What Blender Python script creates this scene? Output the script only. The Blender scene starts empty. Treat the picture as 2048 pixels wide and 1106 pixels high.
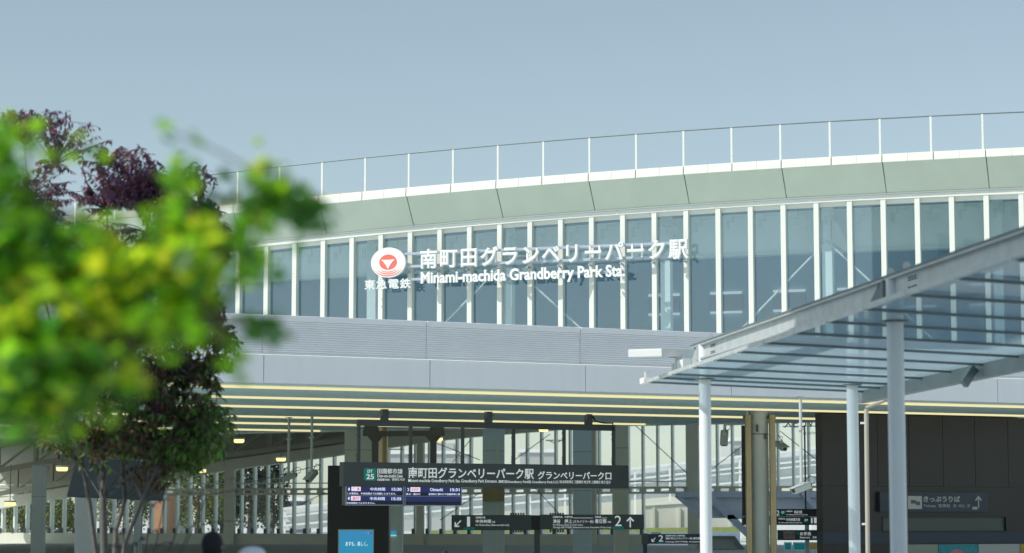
import bpy, bmesh, math, random
from math import sin, cos, tan, atan, atan2, radians, pi, sqrt
from mathutils import Vector, Matrix
R = random.Random(7)
S = bpy.context.scene
COL = S.collection

# ---------------------------------------------------------------- camera, sky, sun, exposure
F, EYE = 4570.0, 1.55                      # focal length in photo pixels (2048 wide), eye height
PITCH = atan(482 / F)
cam = bpy.data.cameras.new('camera')
cam.sensor_width = 36; cam.lens = 36 * F / 2048
cam.clip_start = 0.1; cam.clip_end = 3000
cam.dof.use_dof = True; cam.dof.focus_distance = 57; cam.dof.aperture_fstop = 2.2
camo = bpy.data.objects.new('camera', cam); COL.objects.link(camo)
camo.location = (0, 0, EYE); camo.rotation_euler = (pi / 2 + PITCH, 0, 0)
S.camera = camo

SUN_EL, SUN_AZ = radians(44), radians(65)   # azimuth measured left from straight behind the camera
w = bpy.data.worlds.new('World'); S.world = w; w.use_nodes = True
nt = w.node_tree; bg = nt.nodes['Background']
sky = nt.nodes.new('ShaderNodeTexSky'); sky.sky_type = 'NISHITA'; sky.sun_disc = False
sky.sun_elevation = SUN_EL; sky.sun_rotation = pi + SUN_AZ
sky.air_density = 1.0; sky.dust_density = .45; sky.ozone_density = 1.4
hs_ = nt.nodes.new('ShaderNodeHueSaturation'); hs_.inputs['Saturation'].default_value = .60
nt.links.new(sky.outputs[0], hs_.inputs['Color']); mt_ = nt.nodes.new('ShaderNodeMix'); mt_.data_type = 'RGBA'; mt_.blend_type = 'MULTIPLY'; mt_.inputs[0].default_value = 1
mt_.inputs[7].default_value = (.90, .99, .975, 1)
nt.links.new(hs_.outputs[0], mt_.inputs[6]); nt.links.new(mt_.outputs[2], bg.inputs[0]); bg.inputs[1].default_value = 0.085
sl = bpy.data.lights.new('sun', 'SUN'); sl.energy = 2.9; sl.angle = radians(0.5); sl.color = (1, .955, .87)
so = bpy.data.objects.new('sun', sl); COL.objects.link(so)
tosun = Vector((-sin(SUN_AZ) * cos(SUN_EL), -cos(SUN_AZ) * cos(SUN_EL), sin(SUN_EL)))
so.rotation_euler = tosun.to_track_quat('Z', 'Y').to_euler(); so.location = (-20, -10, 40)
S.view_settings.view_transform = 'Standard'; S.view_settings.look = 'None'
S.view_settings.exposure = 0.52; S.view_settings.gamma = 1
S.render.resolution_x, S.render.resolution_y = 1024, 553
S.cycles.max_bounces = 10; S.cycles.diffuse_bounces = 7; S.cycles.transparent_max_bounces = 24
S.cycles.caustics_reflective = False; S.cycles.caustics_refractive = False
S.cycles.sample_clamp_indirect = 6

# ---------------------------------------------------------------- measuring: photo pixel -> point in the place
cP, sP = cos(PITCH), sin(PITCH)
def ray(x, y):
    u = (x - 1024) / F; v = (553 - y) / F
    return u, cP - v * sP, sP + v * cP
def PY(x, y, Y):
    d = ray(x, y); t = Y / d[1]
    return Vector((d[0] * t, Y, EYE + d[2] * t))
class Frame:
    """vertical plane Y = A + B*X with local axes s (along), y (away), z (up)"""
    def __init__(f, A, B):
        f.A, f.B, f.n = A, B, sqrt(1 + B * B)
    def lp(f, x, y, off=0.0):              # off: metres in front of the plane -> local (s, z)
        a = f.A - off * f.n
        dx, dy, dz = ray(x, y); t = a / (dy - f.B * dx)
        X, Y = dx * t, dy * t
        return (X + f.B * (Y - f.A)) / f.n, EYE + dz * t
    def rot(f): return atan(f.B)
    def org(f, z=0): return (0, f.A, z)

# ---------------------------------------------------------------- materials
def node_mat(name):
    m = bpy.data.materials.new(name); m.use_nodes = True
    return m, m.node_tree, m.node_tree.nodes['Principled BSDF']
def mat(name, col, rough=.6, metal=0, var=.12, scale=2.0, bump=0, spec=.5, stretch=(1, 1, 1)):
    m, t, b = node_mat(name)
    b.inputs['Roughness'].default_value = rough; b.inputs['Metallic'].default_value = metal
    b.inputs['Specular IOR Level'].default_value = spec
    tc = t.nodes.new('ShaderNodeTexCoord'); mp = t.nodes.new('ShaderNodeMapping')
    mp.inputs['Scale'].default_value = stretch
    nz = t.nodes.new('ShaderNodeTexNoise'); nz.inputs['Scale'].default_value = scale; nz.inputs['Detail'].default_value = 6
    t.links.new(tc.outputs['Object'], mp.inputs[0]); t.links.new(mp.outputs[0], nz.inputs[0])
    mx = t.nodes.new('ShaderNodeMix'); mx.data_type = 'RGBA'
    mx.inputs[6].default_value = [c * (1 - var) for c in col] + [1]
    mx.inputs[7].default_value = [min(1, c * (1 + var)) for c in col] + [1]
    t.links.new(nz.outputs[0], mx.inputs[0]); t.links.new(mx.outputs[2], b.inputs['Base Color'])
    if bump:
        bp = t.nodes.new('ShaderNodeBump'); bp.inputs['Strength'].default_value = bump; bp.inputs['Distance'].default_value = .02
        t.links.new(nz.outputs[0], bp.inputs['Height']); t.links.new(bp.outputs[0], b.inputs['Normal'])
    return m
def emit(name, col, k, base=(.1, .1, .1)):
    m, t, b = node_mat(name)
    b.inputs['Base Color'].default_value = (*base, 1)
    b.inputs['Emission Color'].default_value = (*col, 1); b.inputs['Emission Strength'].default_value = k
    return m
def glass(name, tint, refl, rough=.02, diffuse=0, dcol=(.6, .75, .78), gcol=(.9, .95, 1), gmax=.85):
    m = bpy.data.materials.new(name); m.use_nodes = True; t = m.node_tree; t.nodes.clear()
    out = t.nodes.new('ShaderNodeOutputMaterial'); tr = t.nodes.new('ShaderNodeBsdfTransparent')
    tr.inputs[0].default_value = (*tint, 1)
    gl = t.nodes.new('ShaderNodeBsdfGlossy'); gl.inputs['Roughness'].default_value = rough
    gl.inputs[0].default_value = (*gcol, 1)
    l0 = t.nodes.new('ShaderNodeLayerWeight'); l0.inputs[0].default_value = .5
    lw = t.nodes.new('ShaderNodeMath'); lw.operation = 'POWER'; lw.inputs[1].default_value = 4.5
    t.links.new(l0.outputs['Facing'], lw.inputs[0])
    ma = t.nodes.new('ShaderNodeMath'); ma.operation = 'MULTIPLY_ADD'; ma.use_clamp = True
    ma.inputs[1].default_value = gmax; ma.inputs[2].default_value = refl
    t.links.new(lw.outputs[0], ma.inputs[0])
    a = tr.outputs[0]
    if diffuse:
        df = t.nodes.new('ShaderNodeBsdfTranslucent'); df.inputs[0].default_value = (*dcol, 1)
        d2 = t.nodes.new('ShaderNodeBsdfDiffuse'); d2.inputs[0].default_value = (*dcol, 1)
        m0 = t.nodes.new('ShaderNodeMixShader'); m0.inputs[0].default_value = .35
        t.links.new(df.outputs[0], m0.inputs[1]); t.links.new(d2.outputs[0], m0.inputs[2])
        m1 = t.nodes.new('ShaderNodeMixShader')
        nz = t.nodes.new('ShaderNodeTexNoise'); nz.inputs['Scale'].default_value = .6; nz.inputs['Detail'].default_value = 5
        mr = t.nodes.new('ShaderNodeMapRange'); mr.inputs[3].default_value = diffuse * .7; mr.inputs[4].default_value = diffuse * 1.3
        t.links.new(nz.outputs[0], mr.inputs[0]); t.links.new(mr.outputs[0], m1.inputs[0])
        t.links.new(a, m1.inputs[1]); t.links.new(m0.outputs[0], m1.inputs[2]); a = m1.outputs[0]
    mx = t.nodes.new('ShaderNodeMixShader')
    t.links.new(ma.outputs[0], mx.inputs[0]); t.links.new(a, mx.inputs[1]); t.links.new(gl.outputs[0], mx.inputs[2])
    t.links.new(mx.outputs[0], out.inputs[0])
    return m
def leafmat(name, rough=.45, trans=.5):
    m, t, b = node_mat(name)
    at = t.nodes.new('ShaderNodeAttribute'); at.attribute_name = 'leafcol'
    b.inputs['Roughness'].default_value = rough
    t.links.new(at.outputs[0], b.inputs['Base Color'])
    tl = t.nodes.new('ShaderNodeBsdfTranslucent'); mx = t.nodes.new('ShaderNodeMixShader'); mx.inputs[0].default_value = trans
    g = t.nodes.new('ShaderNodeMix'); g.data_type = 'RGBA'; g.blend_type = 'MULTIPLY'; g.inputs[0].default_value = 1
    g.inputs[7].default_value = (1.6, 1.6, .8, 1)
    t.links.new(at.outputs[0], g.inputs[6]); t.links.new(g.outputs[2], tl.inputs[0])
    t.links.new(b.outputs[0], mx.inputs[1]); t.links.new(tl.outputs[0], mx.inputs[2])
    t.links.new(mx.outputs[0], t.nodes['Material Output'].inputs[0])
    return m

M = dict(
    white=mat('white_paint', (.74, .76, .71), .4, var=.05, scale=.8),
    letter=mat('letter_white', (.82, .84, .83), .35, var=.02),
    cap=mat('parapet_white', (.74, .76, .70), .4, var=.06, scale=1.2),
    sage=mat('sage_panel', (.58, .65, .55), .33, var=.09, scale=1.1, spec=.6, stretch=(1.6, 1.6, .5)),
    silver=mat('silver_cladding', (.80, .82, .87), .38, metal=0, var=.06, scale=1.6, stretch=(3, 3, .22)),
    rib=mat('ribbed_cladding', (.80, .82, .86), .4, metal=0, var=.06, scale=2.0),
    ceil=mat('ceiling_boards', (.72, .88, .90), .5, var=.10, scale=1.2, stretch=(.15, 3, 1)),
    dark=mat('dark_gap', (.03, .035, .035), .8),
    beige=mat('beige_cladding', (.70, .72, .62), .6, var=.07, scale=1.5),
    grey=mat('grey_cladding', (.62, .70, .69), .55, var=.07, scale=1.5),
    truss=mat('truss_brown', (.42, .42, .35), .6, var=.15),
    brown=mat('brown_steel', (.14, .135, .12), .55, var=.15),
    charcoal=mat('charcoal_sign', (.085, .10, .115), .45, var=.05),
    black=mat('black_panel', (.012, .013, .014), .4, var=.2),
    wallblack=mat('black_wall', (.024, .021, .019), .35, var=.25, scale=.6),
    steel=mat('dark_steel', (.10, .11, .115), .45, metal=.3, var=.12),
    galv=mat('galvanised_steel', (.58, .62, .62), .38, metal=.35, var=.25, scale=5, bump=.15),
    galvd=mat('dull_steel', (.16, .20, .21), .5, metal=.3, var=.2, scale=3),
    colw=mat('column_paint', (.76, .80, .83), .35, var=.05, scale=2),
    rail=mat('rail_blue_grey', (.42, .48, .58), .4, metal=.3, var=.05),
    slate=mat('slate_blue', (.045, .06, .085), .5, var=.3, scale=.5),
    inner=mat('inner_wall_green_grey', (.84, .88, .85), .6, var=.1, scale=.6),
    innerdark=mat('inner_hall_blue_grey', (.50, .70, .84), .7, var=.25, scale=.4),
    gold=mat('bronze_pipe', (.42, .34, .20), .3, metal=.55, var=.12, scale=3),
    tan=mat('tan_board', (.34, .27, .14), .6, var=.08),
    teal=mat('teal_badge', (.0, .42, .40), .4, var=.02),
    pave=mat('pale_paving', (.56, .60, .58), .8, var=.15, scale=.7, bump=.2),
    conc=mat('concrete', (.62, .63, .58), .8, var=.12, scale=.6, bump=.1),
    grass=mat('grass_green', (.26, .32, .12), .9, var=.4, scale=3),
    skin=mat('skin', (.50, .30, .21), .5, var=.06), hair=mat('black_hair', (.012, .012, .016), .75, var=.4, scale=60, bump=.6),
    shirt=mat('navy_shirt', (.05, .06, .12), .8, var=.2, scale=8), trouser=mat('grey_trousers', (.12, .12, .13), .8),
    pale=mat('pale_shirt', (.55, .52, .46), .8), hat=mat('white_hat_cloth', (.80, .84, .88), .8, var=.05, scale=12, bump=.2),
    red=mat('emblem_red', (.78, .16, .12), .4, var=.02),
    bark=mat('grey_bark', (.13, .125, .115), .85, var=.35, scale=18, bump=.5),
    barkg=mat('green_bark', (.10, .10, .05), .85, var=.3, scale=20, bump=.5),
    camg=mat('camera_grey', (.50, .54, .52), .45, var=.05), camd=mat('camera_dark', (.06, .07, .07), .4),
    far=mat('far_building', (.44, .46, .46), .8, var=.08, scale=.2), farwin=mat('far_windows', (.16, .20, .23), .2),
    trim=mat('pale_trim', (.80, .82, .82), .35, var=.03),
    ramp=mat('ramp_panel', (.66, .70, .72), .5, var=.06, scale=.5), rampw=mat('ramp_rail_white', (.84, .86, .84), .4, var=.03),
    wmul=mat('window_mullion', (.76, .84, .80), .4, var=.06),
    orange=mat('terracotta_wall', (.45, .24, .13), .8, var=.15),
    pgrey=mat('poster_grey', (.34, .37, .32), .6), ppale=mat('poster_pale', (.50, .50, .49), .6, var=.1), pgold=mat('poster_gold', (.5, .36, .08), .6),
    pblue=mat('poster_blue', (.06, .30, .36), .6, var=.4, scale=9), ppink=mat('poster_pink', (.55, .25, .30), .6, var=.4, scale=14),
    blue=mat('blue_roof', (.20, .28, .38), .6, var=.2), navyroof=mat('far_roof', (.10, .12, .15), .7, var=.3),
)
M['led'] = emit('led_warm', (1.0, .90, .46), .60)
M['lamp'] = emit('lamp_yellow', (1.0, .88, .32), 1.1)
M['glass'] = glass('window_glass', (.75, .86, .91), .17)
M['glassw'] = glass('hall_glass', (.97, .99, .98), .02)
M['glassr'] = glass('canopy_glass', (.62, .78, .84), .03, .08, .58, (.50, .66, .74), gmax=.32)
M['innerlit'] = emit('window_strip_glow', (.85, .95, 1.0), .32, (.4, .45, .45))  # faint emission stands in for light showing through the far windows
M['offw'] = emit('backlit_lettering', (.85, .93, .92), .28, (.75, .78, .78))
M['skyroof'] = mat('pale_blue_roof_sheet', (.62, .68, .76), .5)
M['navy'] = emit('screen_navy', (.02, .03, .14), .5, (.01, .01, .03))
M['navyd'] = emit('screen_black', (.005, .006, .02), .6, (.01, .01, .02))
M['scrtext'] = emit('screen_text', (.62, .70, .95), .75)
M['scrpink'] = emit('screen_tag', (.78, .68, .82), .75)
M['scrred'] = emit('screen_red', (.70, .20, .35), .6)
M['scrgreen'] = emit('screen_green', (.05, .40, .35), .6)
M['scrpale'] = emit('screen_pale_text', (.75, .85, .9), .8)
M['slot'] = None
def grad_screen(name):
    m, t, b = node_mat(name)
    tc = t.nodes.new('ShaderNodeTexCoord'); sx = t.nodes.new('ShaderNodeSeparateXYZ'); cr = t.nodes.new('ShaderNodeValToRGB')
    e = cr.color_ramp.elements
    e[0].position = 0; e[0].color = (.45, .70, .68, 1); e[1].position = 1; e[1].color = (.035, .22, .42, 1)
    q = e.new(.35); q.color = (.0, .26, .38, 1)
    t.links.new(tc.outputs['Generated'], sx.inputs[0]); t.links.new(sx.outputs[2], cr.inputs[0])
    t.links.new(cr.outputs[0], b.inputs['Emission Color']); b.inputs['Emission Strength'].default_value = .75
    b.inputs['Base Color'].default_value = (.02, .03, .04, 1)
    return m
M['pipe'] = mat('taupe_pipe', (.40, .38, .33), .45)
M['poster'] = grad_screen('screen_blue_gradient')
M['leafg'] = leafmat('maple_leaf', .4, .6)
M['leafp'] = leafmat('lance_leaf', .5, .25)
M['leaff'] = leafmat('far_leaf', .7, .3)

# ---------------------------------------------------------------- mesh building
class MB:
    def __init__(s): s.v = []; s.f = []; s.c = []; s.col = None
    def face(s, pts):
        i = len(s.v); s.v += [tuple(p) for p in pts]; s.f.append(list(range(i, i + len(pts))))
        if s.col: s.c.append(s.col)
        return s
    def hexa(s, p):                        # 8 points: bottom 4 ccw, top 4 ccw
        i = len(s.v); s.v += [tuple(q) for q in p]
        for f in ((3, 2, 1, 0), (4, 5, 6, 7), (0, 1, 5, 4), (1, 2, 6, 5), (2, 3, 7, 6), (3, 0, 4, 7)):
            s.f.append([i + k for k in f])
            if s.col: s.c.append(s.col)
        return s
    def box(s, x0, x1, y0, y1, z0, z1):
        return s.hexa([(x0, y0, z0), (x1, y0, z0), (x1, y1, z0), (x0, y1, z0), (x0, y0, z1), (x1, y0, z1), (x1, y1, z1), (x0, y1, z1)])
    def prism(s, poly, d):                 # poly: 3D points, extruded by vector d
        d = Vector(d); a = [Vector(p) for p in poly]; b = [p + d for p in a]; n = len(a); i = len(s.v)
        s.v += [tuple(p) for p in a + b]
        s.f.append(list(range(i, i + n))[::-1]); s.f.append(list(range(i + n, i + 2 * n)))
        for k in range(n): s.f.append([i + k, i + (k + 1) % n, i + n + (k + 1) % n, i + n + k])
        return s
    def tube(s, pts, r, n=8, cap=True):
        pts = [Vector(p) for p in pts]; rs = r if isinstance(r, (list, tuple)) else [r] * len(pts); rings = []
        for k, p in enumerate(pts):
            d = (pts[min(k + 1, len(pts) - 1)] - pts[max(k - 1, 0)]).normalized()
            u = d.cross(Vector((0, 0, 1)) if abs(d.z) < .9 else Vector((0, 1, 0))).normalized(); w_ = d.cross(u)
            i = len(s.v); rings.append(i)
            for j in range(n):
                a = 2 * pi * j / n; s.v.append(tuple(p + (u * cos(a) + w_ * sin(a)) * rs[k]))
        for k in range(len(pts) - 1):
            for j in range(n):
                s.f.append([rings[k] + j, rings[k] + (j + 1) % n, rings[k + 1] + (j + 1) % n, rings[k + 1] + j])
                if s.col: s.c.append(s.col)
        if cap and not s.col:
            s.f.append([rings[0] + j for j in range(n)][::-1]); s.f.append([rings[-1] + j for j in range(n)])
        return s
    def bar(s, a, b, wd, ht):              # rectangular bar between two points, ht along z-ish
        a, b = Vector(a), Vector(b); d = (b - a).normalized()
        u = d.cross(Vector((0, 0, 1)) if abs(d.z) < .95 else Vector((0, 1, 0))).normalized() * wd / 2; v = u.cross(d).normalized() * ht / 2
        return s.hexa([a - u - v, a + u - v, b + u - v, b - u - v, a - u + v, a + u + v, b + u + v, b - u + v])
    def build(s, name, material, parent=None, smooth=False, bevel=0):
        me = bpy.data.meshes.new(name); me.from_pydata(s.v, [], s.f); me.update()
        if s.c:
            at = me.color_attributes.new('leafcol', 'FLOAT_COLOR', 'CORNER')
            buf = []
            for p in me.polygons: buf += list((*s.c[p.index], 1)) * p.loop_total
            at.data.foreach_set('color', buf)
        bm = bmesh.new(); bm.from_mesh(me); bmesh.ops.recalc_face_normals(bm, faces=bm.faces) if not s.c else None
        bm.to_mesh(me); bm.free()
        me.materials.append(material)
        if smooth:
            me.polygons.foreach_set('use_smooth', [True] * len(me.polygons))
            try: me.set_sharp_from_angle(angle=radians(40))
            except Exception: pass
        o = bpy.data.objects.new(name, me); COL.objects.link(o); o.parent = parent
        if bevel:
            b = o.modifiers.new('bevel', 'BEVEL'); b.width = bevel; b.segments = 2
        return o
def tag(o, label, cat, group=None, kind=None):
    if label: o['label'] = label
    if cat: o['category'] = cat
    if group: o['group'] = group
    if kind: o['kind'] = kind
    return o
def thing(name, label, cat, loc=(0, 0, 0), rz=0, group=None):
    o = bpy.data.objects.new(name, None); COL.objects.link(o); o.empty_display_size = .3
    o.location = loc; o.rotation_euler = (0, 0, rz)
    return tag(o, label, cat, group)
_tc = {}
def text(body, name, material, parent, box, y, ext=.006, bold=0, fit='both', mirror=False):
    """lettering fitted into box (s0, s1, z0, z1) on the local plane at depth y, facing -y"""
    key = (body, bold)
    if key not in _tc:
        c = bpy.data.curves.new('t', 'FONT'); c.body = body; c.offset = bold; c.resolution_u = 3
        o = bpy.data.objects.new('t', c); COL.objects.link(o); bpy.context.view_layer.update()
        me = bpy.data.meshes.new_from_object(o.evaluated_get(bpy.context.evaluated_depsgraph_get()))
        _tc[key] = ([tuple(v.co) for v in me.vertices], [tuple(p.vertices) for p in me.polygons])
        bpy.data.objects.remove(o); bpy.data.curves.remove(c); bpy.data.meshes.remove(me)
    V, P = _tc[key]
    x0, x1 = min(v[0] for v in V), max(v[0] for v in V); y0, y1 = min(v[1] for v in V), max(v[1] for v in V)
    s0, s1, z0, z1 = box
    kx = (s1 - s0) / (x1 - x0); kz = (z1 - z0) / max(1e-6, y1 - y0)
    if fit == 'w': kz = kx
    if fit == 'h': kx = kz
    me = bpy.data.meshes.new(name)
    vv = [(((x1 - v[0]) if mirror else (v[0] - x0)) * kx + s0, y, (v[1] - y0) * kz + z0) for v in V]
    me.from_pydata(vv, [], P); me.update()
    bm = bmesh.new(); bm.from_mesh(me); bmesh.ops.remove_doubles(bm, verts=bm.verts, dist=1e-5)
    r = bmesh.ops.extrude_face_region(bm, geom=bm.faces[:])
    bmesh.ops.translate(bm, vec=(0, -ext, 0), verts=[e for e in r['geom'] if isinstance(e, bmesh.types.BMVert)])
    bmesh.ops.recalc_face_normals(bm, faces=bm.faces); bm.to_mesh(me); bm.free()
    me.materials.append(material)
    o = bpy.data.objects.new(name, me); COL.objects.link(o); o.parent = parent
    return o
def ptext(fr, body, name, material, parent, x0, x1, ytop, ybot, off, xm=None, **k):
    """lettering fitted to photo pixels on a frame (off metres proud of its plane)"""
    xm = (x0 + x1) / 2
    s0 = fr.lp(x0, (ytop + ybot) / 2, off)[0]; s1 = fr.lp(x1, (ytop + ybot) / 2, off)[0]
    zt = fr.lp(xm, ytop, off)[1]; zb = fr.lp(xm, ybot, off)[1]
    return text(body, name, material, parent, (s0, s1, zb, zt), -off, **k)
def pbox(mb, fr, x0, x1, y0, y1, off, depth):
    """box whose front face covers photo pixels x0..x1, y0(top)..y1(bottom) at off in front of the frame"""
    ym = (y0 + y1) / 2; xm = (x0 + x1) / 2
    s0, s1 = fr.lp(x0, ym, off)[0], fr.lp(x1, ym, off)[0]
    z1, z0 = fr.lp(xm, y0, off)[1], fr.lp(xm, y1, off)[1]
    mb.box(s0, s1, -off, -off + depth, z0, z1)
    return s0, s1, z0, z1

# ================================================================ SETTING: ground
g = MB().box(-600, 600, -60, 900, -.4, 0).build('ground', M['pave']); tag(g, 'pale stone paving of the station forecourt', 'ground', kind='structure')

# ================================================================ STATION HALL (upper window band), plane right side nearer
U = Frame(60, -.35)
SP = .85; S0 = -7.087
def zh(s): return 9.411 + .0347 * s - .0017 * s * s          # window head
def zb(s): s -= .198; return 10.178 + .0297 * s - .00135 * s * s   # parapet cap bottom
def zt(s): s -= .198; return 10.396 + .0279 * s - .00140 * s * s   # parapet cap top
def zr(s): s -= .198; return 11.328 + .0277 * s - .00168 * s * s   # roof rail
OH = .566
hall = thing('station_building', 'long station hall with white mullioned window band under a curved sage green parapet', 'building', U.org(), U.rot())
i0, i1 = -9, 31
sL, sR = S0 + SP * i0 - .127, S0 + SP * i1
for i in range(i0, i1 + 1):
    s = S0 + SP * i
    MB().box(s - .127, s, -.02, .18, 5.5, zh(s) + .01).build('mullion', M['white'], hall)
    if i < i1:
        a, b = s + .002, s + SP - .129
        o = MB().face([(a, .15, 5.5), (b, .15, 5.5), (b, .15, zh(b)), (a, .15, zh(a))]).build('window_pane', M['glass'], hall)
        # recessed lintel strip behind the head rail
        m = MB().hexa([(a, .06, zh(a) - .22), (b, .06, zh(b) - .22), (b, .2, zh(b) - .22), (a, .2, zh(a) - .22), (a, .06, zh(a) - .11), (b, .06, zh(b) - .11), (b, .2, zh(b) - .11), (a, .2, zh(a) - .11)])
        m.build('lintel_strip', M['white'], hall)
def ribbon(f_lo, f_hi, y_lo, y_hi, th, s0, s1, n=1):
    m = MB(); q = [s0 + (s1 - s0) * k / n for k in range(n + 1)]
    for a, b in zip(q, q[1:]):
        m.hexa([(a, y_lo, f_lo(a)), (b, y_lo, f_lo(b)), (b, y_lo + th, f_lo(b)), (a, y_lo + th, f_lo(a)), (a, y_hi, f_hi(a)), (b, y_hi, f_hi(b)), (b, y_hi + th, f_hi(b)), (a, y_hi + th, f_hi(a))])
    return m
ribbon(lambda s: zh(s) - .11, lambda s: zh(s), -.035, -.035, .14, sL - .1, sR + .1, 34).build('window_head', M['white'], hall)
ribbon(lambda s: zh(s) + .005, lambda s: zh(s) + .045, -.05, -.05, .14, sL - .1, sR + .1, 34).build('drip_edge', M['cap'], hall)
pj = [U.lp(x, y, OH)[0] for x, y in ((813, 390), (995, 376), (1178, 362), (1371, 344), (1565, 335), (1766, 323), (1972, 313))]
stp = (pj[-1] - pj[0]) / 6
joints = [pj[0] - stp * 3 + stp * k for k in range(12)]
for a, b in zip(joints, joints[1:]):
    ribbon(lambda s: zh(s) + .05, lambda s: zb(s), -.04, -OH, .05, a + .012, b - .012, 3).build('soffit_panel', M['sage'], hall)
    for q in (0, 1):
        c, d = a + (b - a) * q / 2, a + (b - a) * (q + 1) / 2
        ribbon(lambda s: zb(s) - .02, lambda s: zt(s), -OH - .06, -OH - .03, .5, c + .01, d - .01, 2).build('parapet_cap', M['cap'], hall, bevel=.012)
ribbon(lambda s: zh(s) + .03, lambda s: zt(s) - .04, .02, -OH + .04, .03, sL, sR + 1.5, 12).build('panel_backing', M['sage'], hall)
# hall behind the glass
m = MB(); n = 12
q = [sL + (sR + 1.5 - sL) * k / n for k in range(n + 1)]
for a, b in zip(q, q[1:]): m.face([(a, .2, zh(a) - .05), (b, .2, zh(b) - .05), (b, 9, zh(b) + .2), (a, 9, zh(a) + .2)])
m.build('ceiling', M['inner'], hall)
m = MB()
for a, b in zip(q, q[1:]): m.hexa([(a, -.06, zt(a) - .3), (b, -.06, zt(b) - .3), (b, 9.3, zt(b) - .3), (a, 9.3, zt(a) - .3), (a, -.06, zt(a) - .22), (b, -.06, zt(b) - .22), (b, 9.3, zt(b) - .22), (a, 9.3, zt(a) - .22)])
m.build('roof', M['cap'], hall)
_zi = [U.lp(x, y, -1.4) for x, y in ((850, 545), (1384.7, 516.5), (1633, 505), (1963, 494))]
def zi(s):
    for (a, za), (b, zb_) in zip(_zi, _zi[1:]):
        if s <= b or b == _zi[-1][0]: return za + (zb_ - za) * (s - a) / (b - a)
ribbon(lambda s: zi(s) + .08, lambda s: zh(s) - .1, 1.4, 1.4, .3, sL, sR, 12).build('inner_beam', M['inner'], hall)
ribbon(lambda s: zi(s), lambda s: zi(s) + .08, 1.35, 1.35, .4, sL, sR, 12).build('inner_beam_flange', M['white'], hall)
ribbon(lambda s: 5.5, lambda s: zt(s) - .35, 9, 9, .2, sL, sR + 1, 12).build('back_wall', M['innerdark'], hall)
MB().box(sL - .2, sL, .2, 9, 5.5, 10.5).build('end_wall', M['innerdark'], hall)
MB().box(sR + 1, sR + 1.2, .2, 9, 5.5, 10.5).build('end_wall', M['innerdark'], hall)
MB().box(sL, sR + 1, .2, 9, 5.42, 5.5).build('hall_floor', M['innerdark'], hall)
for k in range(9):                          # far windows inside the hall, their bars given an added glow
    s = 1.2 + k * 1.9
    MB().box(s, s + .95, 8.9, 8.97, 8.12, 8.19).box(s, s + .95, 8.9, 8.97, 7.55, 7.61).build('inner_window', M['innerlit'], hall)
    MB().box(s, s + .95, 8.93, 8.99, 7.62, 8.11).build('inner_window', M['rail'], hall)
for xpx in (745, 1017, 1333, 1657, 1998):
    s = U.lp(xpx, 600, -.9)[0]
    c = MB().box(s - .13, s + .13, .8, 1.06, 5.5, zh(s) - .1).build('inner_column', M['inner' if xpx != 745 else 'white'], hall)
    if xpx in (1017, 1657, 380):
        for sg in (-1, 1):
            z1 = zh(s) - 1.0
            MB().tube([(s, .78, z1), (s + sg * 2.75, .78, 5.9)], .028, 6).build('brace_rod', M['white'], hall)
        MB().prism([(s - .3, .8, z1 + .5), (s - .1, .8, z1 + .55), (s - .1, .8, z1 - .1), (s - .45, .8, z1 - .25)], (0, .02, 0)).prism([(s + .1, .8, z1 + .55), (s + .2, .8, z1 + .55), (s + .62, .8, z1 - .2), (s + .5, .8, z1 - .3), (s + .1, .8, z1)], (0, .02, 0)).build('gusset_plate', M['white'], hall)
for i in range(i0, i1):                     # little hanging cable trays near each mullion head
    s = S0 + SP * i
    m = MB().box(s + .03, s + .22, .5, .56, zh(s) - .42, zh(s) - .38).box(s + .19, s + .22, .5, .56, zh(s) - .38, zh(s) - .24)
    if i % 4 == 1: m.box(s + .1, s + .42, .5, .54, zh(s) - .62, zh(s) - .44)
    else: m.box(s + .03, s + .12, .5, .54, zh(s) - .62, zh(s) - .42)
    m.box(s + .22, s + .5, .5, .53, zh(s) - .3, zh(s) - .275)
    m.build('cable_bracket', M['white'], hall)

# roof railing
rl = thing('roof_railing', 'thin wire-topped railing on slim white posts along the roof edge', 'railing', U.org(), U.rot())
px = [394, 478, 564, 650, 736, 826, 914, 1003.5, 1094, 1186, 1279, 1373, 1467, 1566, 1663, 1762, 1864, 1966]
ss = [U.lp(x, 300, .45)[0] for x in px]; d = (ss[-1] - ss[0]) / 17
ss = [ss[0] + d * k for k in range(-4, 21)]
for k, s in enumerate(ss):
    MB().box(s - .024, s + .024, -.47, -.43, zt(s) - .05, zr(s)).build('post', M['white'], rl)
MB().tube([(s, -.45, zr(s) + .01) for s in ss], .018, 6).build('handrail', M['galvd'], rl)

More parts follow.
